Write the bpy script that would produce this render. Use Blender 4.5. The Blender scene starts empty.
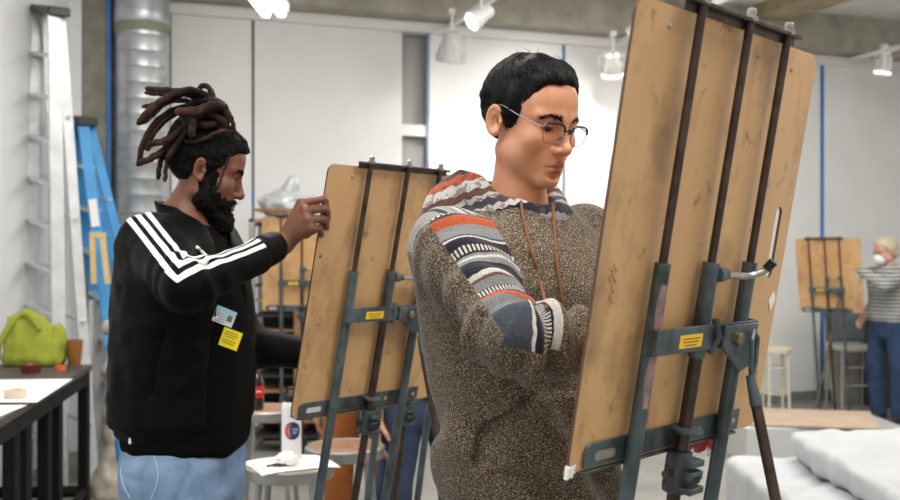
import bpy, math, random
import numpy as np
random.seed(7); rng = np.random.default_rng(11)
SC = bpy.context.scene
COL = SC.collection
F = 1000.0; EYE = 1.5
R = math.radians

def at(px, py, Y):
    return np.array([(px-450)/F*Y, Y, EYE+(255-py)/F*Y])

def lin(r, g, b):
    def c(v):
        v /= 255.0
        return v/12.92 if v <= .04045 else ((v+.055)/1.055)**2.4
    return (c(r), c(g), c(b), 1.0)

# ------------------------------------------------------------------ materials
def nodes_of(m):
    m.use_nodes = True
    return m.node_tree.nodes, m.node_tree.links, m.node_tree.nodes['Principled BSDF']

def ramp(N, stops, interp='LINEAR'):
    r = N.new('ShaderNodeValToRGB'); cr = r.color_ramp; cr.interpolation = interp
    while len(cr.elements) > 1: cr.elements.remove(cr.elements[-1])
    cr.elements[0].position = stops[0][0]; cr.elements[0].color = stops[0][1]
    for p, c in stops[1:]:
        e = cr.elements.new(p); e.color = c
    return r

def mat(name, c1, c2=None, scale=6.0, rough=.6, metal=0.0, bump=0.0, bscale=None, detail=6.0,
        stretch=(1, 1, 1), sss=0.0, lo=.3, hi=.7, emit=None, estr=0.0, spec=None, alpha=None, trans=0.0, coat=0.0):
    m = bpy.data.materials.new(name)
    N, L, P = nodes_of(m)
    P.inputs['Roughness'].default_value = rough
    P.inputs['Metallic'].default_value = metal
    if spec is not None: P.inputs['Specular IOR Level'].default_value = spec
    if sss:
        P.inputs['Subsurface Weight'].default_value = sss
        P.inputs['Subsurface Radius'].default_value = (.012, .005, .003)
        P.inputs['Subsurface Scale'].default_value = 1.0
    if trans: P.inputs['Transmission Weight'].default_value = trans
    if coat: P.inputs['Coat Weight'].default_value = coat
    if alpha is not None: P.inputs['Alpha'].default_value = alpha
    if emit is not None:
        P.inputs['Emission Color'].default_value = emit; P.inputs['Emission Strength'].default_value = estr
    P.inputs['Base Color'].default_value = c1
    tc = N.new('ShaderNodeTexCoord'); mp = N.new('ShaderNodeMapping'); mp.inputs['Scale'].default_value = stretch
    L.new(tc.outputs['Object'], mp.inputs['Vector'])
    if c2 is not None:
        n = N.new('ShaderNodeTexNoise'); n.inputs['Scale'].default_value = scale; n.inputs['Detail'].default_value = detail
        L.new(mp.outputs['Vector'], n.inputs['Vector'])
        r = ramp(N, [(lo, c1), (hi, c2)])
        L.new(n.outputs['Fac'], r.inputs['Fac']); L.new(r.outputs['Color'], P.inputs['Base Color'])
    if bump:
        n2 = N.new('ShaderNodeTexNoise'); n2.inputs['Scale'].default_value = bscale or scale; n2.inputs['Detail'].default_value = 5
        L.new(mp.outputs['Vector'], n2.inputs['Vector'])
        b = N.new('ShaderNodeBump'); b.inputs['Strength'].default_value = bump; b.inputs['Distance'].default_value = .01
        L.new(n2.outputs['Fac'], b.inputs['Height']); L.new(b.outputs['Normal'], P.inputs['Normal'])
    return m

# ------------------------------------------------------------------ object bookkeeping
WLOC = {}
def tag(o, label=None, cat=None, group=None, kind=None):
    if label: o['label'] = label
    if cat: o['category'] = cat
    if group: o['group'] = group
    if kind: o['kind'] = kind
    return o

def thing(name, loc, label, cat, group=None):
    o = bpy.data.objects.new(name, None); COL.objects.link(o)
    o.location = loc; o.empty_display_size = .05
    WLOC[o] = np.array(loc, float)
    return tag(o, label, cat, group)

def link_mesh(name, V, Fc, m, parent=None, smooth=False, sharp=None, bevel=0.0, origin=None, attrs=None, seg=2):
    V = np.asarray(V, float).reshape(-1, 3)
    if parent is not None: org = WLOC[parent]
    elif origin is not None: org = np.array(origin, float)
    else: org = np.array([(V[:, 0].min()+V[:, 0].max())/2, (V[:, 1].min()+V[:, 1].max())/2, V[:, 2].min()])
    me = bpy.data.meshes.new(name)
    if isinstance(Fc, np.ndarray):
        n = len(Fc); k = Fc.shape[1]
        me.vertices.add(len(V)); me.vertices.foreach_set('co', (V-org).astype(np.float32).ravel())
        me.loops.add(n*k); me.loops.foreach_set('vertex_index', Fc.astype(np.int32).ravel())
        me.polygons.add(n)
        me.polygons.foreach_set('loop_start', np.arange(0, n*k, k, dtype=np.int32))
        me.update(calc_edges=True); me.validate()
    else:
        me.from_pydata([tuple(p) for p in (V-org)], [], Fc); me.update(calc_edges=True)
    if smooth: me.polygons.foreach_set('use_smooth', [True]*len(me.polygons))
    if sharp is not None: me.set_sharp_from_angle(angle=R(sharp))
    for k, a in (attrs or {}).items():
        A = me.attributes.new(k, 'FLOAT', 'POINT'); A.data.foreach_set('value', np.asarray(a, np.float32))
    if m is not None: me.materials.append(m)
    o = bpy.data.objects.new(name, me); COL.objects.link(o)
    if parent is not None: o.parent = parent
    else: o.location = org
    WLOC[o] = org
    if bevel:
        b = o.modifiers.new('bevel', 'BEVEL'); b.width = bevel; b.segments = seg; b.limit_method = 'ANGLE'
    return o

def copy_tree(o, parent=None, off=(0, 0, 0)):
    c = o.copy(); COL.objects.link(c)
    if parent is not None: c.parent = parent
    for ch in list(o.children): copy_tree(ch, c)
    return c

def unit(v):
    v = np.asarray(v, float); return v/(np.linalg.norm(v)+1e-12)

class MB:
    def __init__(s): s.v = []; s.f = []
    def add(s, V, Fc):
        o = len(s.v); s.v += [tuple(map(float, p)) for p in V]; s.f += [tuple(i+o for i in q) for q in Fc]; return s
    def box(s, c, size, ax=None):
        ax = np.eye(3) if ax is None else np.array(ax, float); c = np.array(c, float); h = np.array(size)/2.
        V = [c+ax[0]*h[0]*i+ax[1]*h[1]*j+ax[2]*h[2]*k for i in (-1, 1) for j in (-1, 1) for k in (-1, 1)]
        return s.add(V, [(0, 1, 3, 2), (4, 6, 7, 5), (0, 4, 5, 1), (2, 3, 7, 6), (0, 2, 6, 4), (1, 5, 7, 3)])
    def hexa(s, b, t):
        n = len(b); V = list(b)+list(t)
        return s.add(V, [tuple(range(n))[::-1], tuple(range(n, 2*n))]+[(i, (i+1) % n, n+(i+1) % n, n+i) for i in range(n)])
    def prism(s, poly, ext):
        poly = [np.array(p, float) for p in poly]; ext = np.array(ext, float)
        return s.hexa(poly, [p+ext for p in poly])
    def tube(s, pts, r, n=10, cap=True, ref=None, squash=1.0):
        P = [np.array(p, float) for p in pts]; m = len(P)
        rs = [r]*m if np.isscalar(r) else list(r)
        T = [unit(P[min(i+1, m-1)]-P[max(i-1, 0)]) for i in range(m)]
        a = np.array(ref, float) if ref is not None else (np.array([0, 0, 1.]) if abs(T[0][2]) < .9 else np.array([1., 0, 0]))
        V = []
        for i in range(m):
            a = unit(a-T[i]*(a@T[i])); b = np.cross(T[i], a)
            for k in range(n):
                t = 2*math.pi*k/n
                V.append(P[i]+rs[i]*(math.cos(t)*a+squash*math.sin(t)*b))
        Fc = [(i*n+k, i*n+(k+1) % n, (i+1)*n+(k+1) % n, (i+1)*n+k) for i in range(m-1) for k in range(n)]
        if cap: Fc += [tuple(range(n))[::-1], tuple(range((m-1)*n, m*n))]
        return s.add(V, Fc)
    def lathe(s, prof, c, n=24, axis=(0, 0, 1), cap=True):
        ax = unit(axis); a = unit(np.cross(ax, [0, 1, 0.01]) if abs(ax[1]) < .9 else np.cross(ax, [1, 0, 0.])); b = np.cross(ax, a)
        c = np.array(c, float); V = []
        for r, z in prof:
            for k in range(n):
                t = 2*math.pi*k/n; V.append(c+ax*z+r*(math.cos(t)*a+math.sin(t)*b))
        m = len(prof)
        Fc = [(i*n+k, i*n+(k+1) % n, (i+1)*n+(k+1) % n, (i+1)*n+k) for i in range(m-1) for k in range(n)]
        if cap: Fc += [tuple(range(n))[::-1], tuple(range((m-1)*n, m*n))]
        return s.add(V, Fc)
    def grid(s, G, thick=None):
        G = np.asarray(G, float); m, n = G.shape[:2]
        s.add(G.reshape(-1, 3), [(i*n+j, (i+1)*n+j, (i+1)*n+j+1, i*n+j+1) for i in range(m-1) for j in range(n-1)])
        return s
    def build(s, name, m, parent=None, smooth=True, sharp=35, **k):
        return link_mesh(name, s.v, s.f, m, parent, smooth=smooth, sharp=sharp, **k)

def spline(pts, n=8):
    P = np.array(pts, float); out = []
    Q = np.vstack([2*P[0]-P[1], P, 2*P[-1]-P[-2]])
    for i in range(1, len(Q)-2):
        for t in np.linspace(0, 1, n, endpoint=False):
            a, b, c, d = Q[i-1], Q[i], Q[i+1], Q[i+2]
            out.append(.5*((2*b)+(-a+c)*t+(2*a-5*b+4*c-d)*t*t+(-a+3*b-3*c+d)*t**3))
    out.append(P[-1]); return np.array(out)

# ------------------------------------------------------------------ implicit surfaces (numpy)
def V3(*a): return np.array(a, np.float32)
def length(p): return np.sqrt((p*p).sum(-1))
def sph(P, c, r): return length(P-V3(*c))-r
def ell(P, c, r, M=None):
    p = P-V3(*c)
    if M is not None: p = p@np.asarray(M, np.float32).T
    r = V3(*r); a = length(p/r); b = length(p/(r*r))+1e-9
    return a*(a-1)/b
def rcone(P, a, b, ra, rb):
    a = V3(*a); b = V3(*b); ba = b-a; pa = P-a
    h = np.clip((pa@ba)/(ba@ba), 0, 1)
    return length(pa-h[:, None]*ba)-(ra+(rb-ra)*h)
def smin(a, b, k):
    h = np.clip(.5+.5*(b-a)/k, 0, 1); return b+(a-b)*h-k*h*(1-h)
def smax(a, b, k): return -smin(-a, -b, k)
def rbox(P, c, half, M, r):
    p = np.abs((P-V3(*c))@np.asarray(M, np.float32).T)-V3(*half)+r
    return length(np.maximum(p, 0))+np.minimum(p.max(-1), 0)-r
def loft(P, zs, ax, ay, cx=None, cy=None, e=2.3):
    z = P[:, 2]; A = np.interp(z, zs, ax); B = np.interp(z, zs, ay)
    X = P[:, 0]-(np.interp(z, zs, cx) if cx is not None else 0); Y = P[:, 1]-(np.interp(z, zs, cy) if cy is not None else 0)
    k = (np.abs(X/A)**e+np.abs(Y/B)**e)**(1/e)
    d = (k-1)*np.minimum(A, B)*.9
    dz = np.maximum(zs[0]-z, z-zs[-1])
    return smax(d, dz, .05).astype(np.float32)

def _hash(i, j, k):
    h = (i.astype(np.uint32)*np.uint32(374761393)+j.astype(np.uint32)*np.uint32(668265263)+k.astype(np.uint32)*np.uint32(2147483647 & 1274126177))
    h = (h ^ (h >> np.uint32(13)))*np.uint32(1274126177); h ^= h >> np.uint32(16)
    return (h & np.uint32(0xffff)).astype(np.float32)/65535.
def vnoise(P, s=1.0, seed=0):
    Q = P*np.float32(s)+np.float32(seed*17.3+1000); I = np.floor(Q).astype(np.int64); f = (Q-I).astype(np.float32); f = f*f*(3-2*f)
    o = 0
    for a in (0, 1):
        for b in (0, 1):
            for c in (0, 1):
                w = (f[:, 0] if a else 1-f[:, 0])*(f[:, 1] if b else 1-f[:, 1])*(f[:, 2] if c else 1-f[:, 2])
                o = o+w*_hash(I[:, 0]+a, I[:, 1]+b, I[:, 2]+c)
    return o*2-1

def bounded(P, c, r, fn, margin=.03):
    d = length(P-V3(*c))-r
    m = d < margin
    out = d.astype(np.float32).copy()+.0
    out[~m] = np.maximum(d[~m], margin)
    if m.any(): out[m] = fn(P[m])
    return out

def feval(f, P, chunk=300000):
    return np.concatenate([f(P[i:i+chunk].astype(np.float32)) for i in range(0, len(P), chunk)]) if len(P) else np.zeros(0)

def polygonize(f, lo, hi, h, B=8, slack=1.5, newton=2):
    lo = np.array(lo, float); hi = np.array(hi, float)
    nb = np.ceil((hi-lo)/(h*B)).astype(int)
    g = np.stack(np.meshgrid(*[np.arange(k) for k in nb], indexing='ij'), -1).reshape(-1, 3)
    cen = lo+(g+.5)*B*h
    d = feval(f, cen)
    g = g[np.abs(d) < B*h*.87*slack+.012]
    loc = np.stack(np.meshgrid(*[np.arange(B+1)]*3, indexing='ij'), -1).reshape(-1, 3)
    n = B+1; keys = []; pos = []; crn = []
    NX, NY, NZ = nb*B+2
    offs = np.array([(a, b, c) for a in (0, 1) for b in (0, 1) for c in (0, 1)])
    edges = [(i, j) for i in range(8) for j in range(8) if i < j and bin(i ^ j).count('1') == 1]
    for s in range(0, len(g), 400):
        gb = g[s:s+400]
        I = gb[:, None]*B+loc[None]
        v = feval(f, (lo+I.reshape(-1, 3)*h)).reshape(len(gb), n, n, n)
        c = np.stack([v[:, a:a+B, b:b+B, e:e+B] for a, b, e in offs], -1)
        ins = (c < 0).sum(-1); m = (ins > 0) & (ins < 8)
        w = np.argwhere(m)
        if not len(w): continue
        cv = c[m]
        ci = gb[w[:, 0]]*B+w[:, 1:]
        acc = np.zeros((len(w), 3)); cnt = np.zeros(len(w))
        for i, j in edges:
            a, b = cv[:, i], cv[:, j]; x = (a < 0) != (b < 0)
            t = np.where(x, a/(a-b+1e-20), 0)
            p = offs[i]+t[:, None]*(offs[j]-offs[i])
            acc += np.where(x[:, None], p, 0); cnt += x
        keys.append((ci[:, 0]*NY+ci[:, 1])*NZ+ci[:, 2]); pos.append(lo+(ci+acc/cnt[:, None])*h); crn.append(cv)
    keys = np.concatenate(keys); pos = np.concatenate(pos); crn = np.concatenate(crn)
    o = np.argsort(keys); keys = keys[o]; pos = pos[o]; crn = crn[o]
    st = np.array([NY*NZ, NZ, 1]); cidx = [4, 2, 1]; quads = []
    for a in range(3):
        u, w = (a+1) % 3, (a+2) % 3
        s0 = crn[:, 0] < 0; s1 = crn[:, cidx[a]] < 0
        e = np.nonzero(s0 != s1)[0]; k = keys[e]
        q = np.stack([k, k-st[u], k-st[u]-st[w], k-st[w]], 1)
        ix = np.searchsorted(keys, q); ix = np.minimum(ix, len(keys)-1)
        ok = (keys[ix] == q).all(1)
        ix = ix[ok]; fl = s0[e][ok]
        ix[~fl] = ix[~fl][:, ::-1]
        quads.append(ix)
    quads = np.concatenate(quads)
    for _ in range(newton):
        d, gr = grad(f, pos, h*.5)
        pos = pos-np.clip(d, -h, h)[:, None]*gr
    return pos, quads

def grad(f, P, e=.001):
    K = np.array([(1, -1, -1), (-1, -1, 1), (-1, 1, -1), (1, 1, 1)], float)
    ds = [feval(f, P+k*e) for k in K]
    G = sum(k*d[:, None] for k, d in zip(K, ds)); d0 = sum(ds)/4
    mag = np.linalg.norm(G, axis=1)
    return d0/np.maximum(mag/(4*e), .3), G/np.maximum(mag, 1e-9)[:, None]

def march(f, o, d, t0, t1, step=.004):
    """first surface point along a straight line"""
    ts = np.arange(t0, t1, step); P = np.array(o)+ts[:, None]*np.array(d)
    v = feval(f, P); i = np.nonzero(v < 0)[0]
    if not len(i): return P[np.argmin(v)]
    i = i[0]
    if i == 0: return P[0]
    w = v[i-1]/(v[i-1]-v[i]); return P[i-1]+(P[i]-P[i-1])*w

def onto(f, px, py, t0=1.0, t1=4.0, off=0.0):
    d = np.array([(px-450)/F, 1, (255-py)/F]); p = march(f, (0, 0, EYE), d, t0, t1)
    return p-unit(d)*off
# ================================================================== camera
cam = bpy.data.cameras.new('camera'); co = bpy.data.objects.new('camera', cam); COL.objects.link(co)
co.location = (0, 0, EYE); co.rotation_euler = (R(90), 0, 0)
cam.lens = 40; cam.sensor_width = 36; cam.shift_y = 5/900
cam.dof.use_dof = True; cam.dof.focus_distance = 1.95; cam.dof.aperture_fstop = 4.6
cam.clip_start = .05
SC.camera = co
SC.view_settings.view_transform = 'Standard'; SC.view_settings.look = 'None'
SC.view_settings.gamma = 1; SC.view_settings.use_curve_mapping = False
SC.view_settings.exposure = 0.34
try: SC.cycles.use_denoising = True
except Exception: pass

# ================================================================== setting
M = {}
M['wall'] = mat('white_paint', lin(226, 226, 224), lin(232, 232, 231), 3, .7)
M['wall_l'] = mat('white_paint_side', lin(232, 232, 232), lin(238, 238, 238), 2, .7)
M['backing'] = mat('grey_backing', lin(150, 150, 148), lin(170, 168, 164), 2, .8)
M['conc'] = mat('raw_concrete', lin(150, 147, 134), lin(182, 178, 164), 5, .85, bump=.25, bscale=30)
M['conc_d'] = mat('dark_concrete', lin(118, 117, 102), lin(150, 148, 132), 7, .85, bump=.25, bscale=30)
M['floor'] = mat('concrete_floor', lin(112, 110, 104), lin(146, 143, 136), 2.2, .55, bump=.05, bscale=30)
M['ceil'] = mat('white_ceiling', lin(215, 215, 212), lin(228, 228, 225), 3, .8)
M['white'] = mat('white_enamel', lin(228, 228, 226), None, rough=.4)
M['bluepipe'] = mat('blue_pipe', lin(32, 92, 168), lin(70, 140, 205), 6, .45, stretch=(1, 1, .35))
M['bluegrey'] = mat('blue_grey_metal', lin(120, 134, 156), None, rough=.5)
M['greyseam'] = mat('grey_seam', lin(138, 140, 142), None, rough=.7)

DW = np.array([.9413, .3376, 0]); NW = np.array([.3376, -.9413, 0])   # along / out of the back wall
def wall_pt(px, z, off=0.0):
    s = (px-450)/F; Y = 8.99/(1-.3586*s); p = np.array([s*Y, Y, z]); return p+NW*off
def struct(o): o['kind'] = 'structure'; return o
def wall_slab(name, m, px0, px1, z0, z1, off, th, bevel=0):
    a = wall_pt(px0, z0, off); b = wall_pt(px1, z0, off); e = NW*th
    mb = MB(); mb.hexa([a-e, b-e, b, a], [p+np.array([0, 0, z1-z0]) for p in (a-e, b-e, b, a)])
    return struct(mb.build(name, m, smooth=False, sharp=None, bevel=bevel))

CEIL = 3.93
mb = MB(); mb.box((1.2, 5.5, -.05), (10.4, 13.6, .1)); struct(mb.build('floor', M['floor'], smooth=False, sharp=None))
mb = MB(); mb.box((1.2, 5.5, CEIL+.05), (10.4, 13.6, .1)); struct(mb.build('ceiling', M['ceil'], smooth=False, sharp=None))
wall_slab('wall_back', M['backing'], 40, 1010, 0, CEIL, -.10, .1)
mb = MB(); mb.box((-3.0, 4.0, CEIL/2), (.2, 8.6, CEIL)); struct(mb.build('wall_left', M['wall_l'], smooth=False, sharp=None))
mb = MB(); mb.box((6.3, 5.2, CEIL/2), (.2, 12.6, CEIL)); struct(mb.build('wall_right', M['wall_l'], smooth=False, sharp=None))
TOP = 3.47
k = 1
for a, b in ((112, 169.6), (171.4, 251.6), (254.6, 402), (429, 562), (565.5, 820.2), (824.2, 1005)):
    wall_slab('wall_back_panel', M['wall'], a, b, .06, TOP, .0, .09); k += 1
wall_slab('trim_1', M['white'], 60, 1008, TOP, TOP+.1, .05, .14, .01)
wall_slab('trim_2', M['bluegrey'], 426.6, 429.2, 0, TOP, .01, .08)
wall_slab('trim_3', M['wall'], 402, 426.6, 2.56, 2.66, -.02, .06)
wall_slab('trim_4', M['bluepipe'], 252, 254.2, 1.62, 2.05, -.02, .03)
wall_slab('trim_5', M['bluepipe'], 562.6, 565.2, 3.2, TOP-.0, -.02, .03)
wall_slab('trim_6', M['bluegrey'], 562.6, 565.2, 0, 3.2, -.02, .03)
wall_slab('trim_7', M['bluepipe'], 820.6, 824, 0, TOP, .0, .05)
wall_slab('baseboard_back', mat('dark_baseboard', lin(120, 122, 124), None, rough=.6), 429, 1005, 0, .1, .012, .02)
# concrete beam along the head of the back wall, cross beam and column
wall_slab('beam_back', M['conc'], 60, 1008, TOP+.1, CEIL, .28, .45)
o = wall_pt(735, 0)
mb = MB(); c0 = o+NW*.3
mb.hexa([c0+DW*.0, c0+DW*.42, c0+DW*.42+NW*8, c0+NW*8], [p+np.array([0, 0, .12]) for p in (c0, c0+DW*.42, c0+DW*.42+NW*8, c0+NW*8)])
for i in range(len(mb.v)): mb.v[i] = (mb.v[i][0], mb.v[i][1], mb.v[i][2]+CEIL-.12)
struct(mb.build('beam_cross', mat('tan_concrete', lin(150, 132, 104), lin(180, 164, 138), 5, .8), smooth=False, sharp=None))
c = at(99.5, 0, 7.75); mb = MB(); mb.box((c[0]+.005, 7.75, CEIL/2), (.195, .24, CEIL)); struct(mb.build('column_left', M['conc_d'], smooth=False, sharp=None, bevel=.01))
mb = MB(); mb.box((-2.855, 7.99, CEIL/2), (.09, .74, CEIL)); struct(mb.build('wall_left_filler', M['wall_l'], smooth=False, sharp=None))  # white filler added to cover the shaded gap between wall and column
c = at(108.7, 0, 7.62); mb = MB(); mb.tube([(c[0], 7.62, 0.02), (c[0], 7.62, CEIL)], .016, 10); struct(mb.build('trim_8', M['bluepipe']))
c = at(114, 0, 7.9); mb = MB(); mb.box((c[0], 7.9, CEIL/2), (.05, .05, CEIL)); struct(mb.build('trim_9', M['white'], smooth=False, sharp=None))

# spiral duct hanging in the corner
gal = mat('galvanised_steel', lin(170, 174, 178), lin(205, 208, 210), 9, .38, .75, bump=.05, bscale=14)
ctr = np.array([(142-450)/F*7.72, 7.72, 0])
d = thing('air_duct', (ctr[0], ctr[1], 1.82), 'large silver spiral air duct rising beside the concrete column', 'duct')
mb = MB(); prof = [(.2, 1.82)]
z = 1.84
while z < 3.24:
    prof += [(.2, z), (.2, z+.105), (.2055, z+.113), (.2, z+.121)]; z += .121
prof += [(.2, 3.27)]
mb.lathe(prof, ctr, 40); mb.build('duct_pipe', gal, d)
mb = MB(); mb.lathe([(.208, 3.2), (.21, 3.205), (.21, 3.26), (.208, 3.265)], ctr, 40); mb.build('sealing_tape', mat('olive_tape', lin(132, 134, 116), None, rough=.6), d)
mb = MB(); mb.lathe([(.207, 3.27), (.212, 3.28), (.212, 3.36), (.207, 3.38), (.207, CEIL-.001)], ctr, 40); mb.build('duct_collar', gal, d)

# lighting tracks and spotlights
trk = M['white']
def track(px, z, l, label):
    a = wall_pt(px, z, .02); b = a+NW*l
    mb = MB(); ax = [NW, DW, (0, 0, 1)]
    mb.box((a+b)/2, (l, .045, .045), ax)
    return tag(mb.build('light_track', trk, smooth=False, sharp=None, bevel=.004), label, 'light track', 'lighting tracks under the ceiling'), a
track(445, 3.53, 4.0, 'white lighting track running out from the wall above the hooded man')
track(615, 3.52, 4.0, 'white lighting track ending beside the big drawing board')
track(845, 3.53, 3.5, 'white lighting track at the far right over the woman in stripes')
M['lamp'] = mat('lamp_face', lin(255, 250, 240), None, emit=lin(255, 246, 232), estr=6)
M['dull'] = mat('dull_plastic', lin(190, 190, 188), lin(215, 215, 213), 30, .4)
M['glassy'] = mat('frosted_shade', lin(225, 226, 226), None, rough=.25, trans=.7)
def spot(pos, aim, l, r, label, body, zt, tall=True):
    pos = np.array(pos); aim = unit(aim)
    t = thing('track_spotlight', tuple(pos), label, 'spotlight', 'spotlights on the tracks')
    mb = MB(); mb.tube([pos+(0, 0, .02), (pos[0], pos[1], zt)], .012, 10); mb.box((pos[0], pos[1], zt-.02), (.05, .09, .04)); mb.build('mount', trk, t)
    side = unit(np.cross(aim, [0, 0, 1.])) if abs(aim[2]) < .98 else DW
    mb = MB(); up = np.array([0, 0, 1.])
    mb.tube(spline([pos-side*(r+.01), pos-side*(r+.012)+up*r*.8, pos+up*(r+.02), pos+side*(r+.012)+up*r*.8, pos+side*(r+.01)], 6), .006, 8); mb.build('yoke', trk, t)
    mb = MB(); mb.lathe([(.2*r, -l*.55), (.6*r, -l*.5), (.72*r, -l*.1), (r, l*.3), (r, l*.5), (.93*r, l*.5), (.9*r, l*.3)], pos, 24, aim); mb.build('can', body, t)
    mb = MB(); mb.lathe([(.02*r, l*.42), (.92*r, l*.40), (.92*r, l*.38)], pos, 24, aim); mb.build('lens', M['lamp'], t)
    return pos+aim*l*.6
S1 = spot(at(452, 47, 8.35), (-.1, .35, -1), .24, .13, 'grey spotlight hanging low by the recess in the wall', M['dull'], 3.55)
S2 = spot(at(481, 16, 7.6), (-.75, -.4, -.55), .2, .075, 'white spotlight high on the track above the dark haired man', M['white'], 3.55)
S3 = spot(at(613, 66, 9.1), (.1, .5, -.9), .2, .11, 'pale spotlight hanging between the hooded man and the big board', M['glassy'], 3.53)
S4 = spot(at(884, 64, 9.75), (-.1, .25, -1), .22, .085, 'clear spotlight at far right over the woman in stripes', M['glassy'], 3.55)
S5 = spot(at(640, 28, 8.6), (-.6, .4, -.6), .2, .08, 'white spotlight half hidden by the top corner of the big board', M['white'], 3.53)

# hanging tube lamp
t = thing('pendant_lamp', (-.93, 4.6, 2.74), 'bright white hanging tube lamp over the man with dreadlocks', 'lamp')
mb = MB(); mb.box((-.93, 4.55, 2.81), (.16, 1.5, .05)); mb.build('housing', M['white'], t, smooth=False, sharp=None, bevel=.008)
M['tube'] = mat('lamp_tube', lin(255, 255, 250), None, emit=lin(255, 252, 244), estr=7)
for s in (-.042, .042):
    mb = MB(); mb.box((-.93+s, 4.55, 2.772), (.046, 1.48, .035)); mb.build('tube', M['tube'], t, smooth=False, sharp=None, bevel=.012)
for y in (4.1, 5.0):
    mb = MB(); mb.tube([(-.93, y, 2.82), (-.93, y, CEIL)], .003, 6); mb.build('wire', M['white'], t)

# ================================================================== lights
def area(name, loc, size, power, rot=(0, 0, 0), col=(1, 1, 1)):
    l = bpy.data.lights.new(name, 'AREA'); l.shape = 'RECTANGLE'; l.size, l.size_y = size; l.energy = power; l.color = col
    o = bpy.data.objects.new(name, l); COL.objects.link(o); o.location = loc; o.rotation_euler = rot; return o
def spotl(name, loc, aim, power, ang, blend=.8, col=(1, .96, .9)):
    l = bpy.data.lights.new(name, 'SPOT'); l.energy = power; l.spot_size = R(ang); l.spot_blend = blend; l.color = col; l.shadow_soft_size = .06
    o = bpy.data.objects.new(name, l); COL.objects.link(o); o.location = loc
    from mathutils import Vector
    o.rotation_euler = Vector(aim).to_track_quat('-Z', 'Y').to_euler()
w = bpy.data.worlds.new('world'); SC.world = w; w.use_nodes = True
w.node_tree.nodes['Background'].inputs[0].default_value = (1, .985, .96, 1)
w.node_tree.nodes['Background'].inputs[1].default_value = .55
area('ceiling_lamp', (-.6, .6, 3.86), (1.6, 1.6), 75, col=(1, .97, .93))
area('ceiling_lamp', (1.9, 1.2, 3.86), (1.6, 1.6), 75, col=(1, .97, .93))
area('ceiling_lamp', (-.9, 4.6, 3.86), (1.6, 2.2), 90, col=(1, .98, .95))
area('ceiling_lamp', (2.6, 6.3, 3.86), (2.6, 2.2), 140, col=(1, .98, .95))
wc = wall_pt(500, 2.2)
spotl('wall_wash_lamp', S1, wall_pt(470, 1.9)-S1, 42, 75)
spotl('wall_wash_lamp', S3, wall_pt(590, 1.8)-S3, 38, 80)
spotl('wall_wash_lamp', wall_pt(560, 3.5, 1.4), wall_pt(520, 2.2)-wall_pt(560, 3.5, 1.4), 70, 90)
# ================================================================== easels and drawing boards
M['board'] = mat('masonite', lin(186, 144, 98), lin(214, 173, 122), 4, .36, bump=.03, bscale=60, stretch=(1, 1, .45), lo=.25, hi=.75)
N, L, P = nodes_of(M['board'])
def smudge(m, col, scale, lo, hi, stretch=(1, 1, 1), fac=.6):
    """dirt and charcoal marks rubbed into a surface"""
    N, L, P = nodes_of(m)
    src = P.inputs['Base Color'].links[0].from_socket
    tc = N.new('ShaderNodeTexCoord'); mp = N.new('ShaderNodeMapping'); mp.inputs['Scale'].default_value = stretch; L.new(tc.outputs['Object'], mp.inputs['Vector'])
    n = N.new('ShaderNodeTexNoise'); n.inputs['Scale'].default_value = scale; n.inputs['Detail'].default_value = 8; n.inputs['Roughness'].default_value = .65
    L.new(mp.outputs['Vector'], n.inputs['Vector'])
    r = ramp(N, [(lo, (0, 0, 0, 1)), (hi, (fac, fac, fac, 1))]); L.new(n.outputs['Fac'], r.inputs['Fac'])
    mx = N.new('ShaderNodeMixRGB'); mx.inputs['Color2'].default_value = col
    L.new(r.outputs['Color'], mx.inputs['Fac']); L.new(src, mx.inputs['Color1']); L.new(mx.outputs['Color'], P.inputs['Base Color'])
smudge(M['board'], lin(118, 84, 56), 7, .50, .72, (1, 1, .6), .75)
smudge(M['board'], lin(70, 56, 44), 22, .61, .72, (1, 1, .8), .7)
M['rim'] = mat('board_edge', lin(88, 62, 44), None, rough=.7)
M['teal'] = mat('grey_green_paint', lin(62, 74, 77), lin(92, 104, 106), 14, .42, .2, bump=.05, bscale=60)
smudge(M['teal'], lin(38, 34, 31), 15, .50, .66, (1, 1, .4), .85)
M['rust'] = mat('brown_steel', lin(52, 42, 37), lin(88, 72, 62), 30, .38, .55, bump=.05, bscale=80)
M['bolt'] = mat('bright_bolt', lin(190, 186, 176), lin(150, 146, 138), 40, .35, .8)
M['yellow'] = mat('yellow_label', lin(238, 196, 40), None, rough=.5)
M['black'] = mat('black_plastic', lin(22, 22, 23), None, rough=.45)
M['paper'] = mat('white_paper', lin(236, 234, 229), lin(242, 241, 238), 5, .8)
M['ink'] = mat('dark_ink', lin(110, 70, 30), None, rough=.7)
from mathutils.geometry import tessellate_polygon
from mathutils import Vector

def frame(yaw, tilt):
    y, t = R(yaw), R(tilt)
    u = np.array([math.cos(y), math.sin(y), 0]); nb = np.array([math.sin(y), -math.cos(y), 0])
    v = math.cos(t)*np.array([0, 0, 1])+math.sin(t)*nb
    return u, v, np.cross(u, v), nb

def rrect(w, h, r, n=5, x0=0, y0=0):
    out = []
    for cx, cy, a in ((w-r, r, -90), (w-r, h-r, 0), (r, h-r, 90), (r, r, 180)):
        for i in range(n+1):
            t = R(a+90*i/n); out.append((x0+cx+r*math.cos(t), y0+cy+r*math.sin(t)))
    return out

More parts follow.
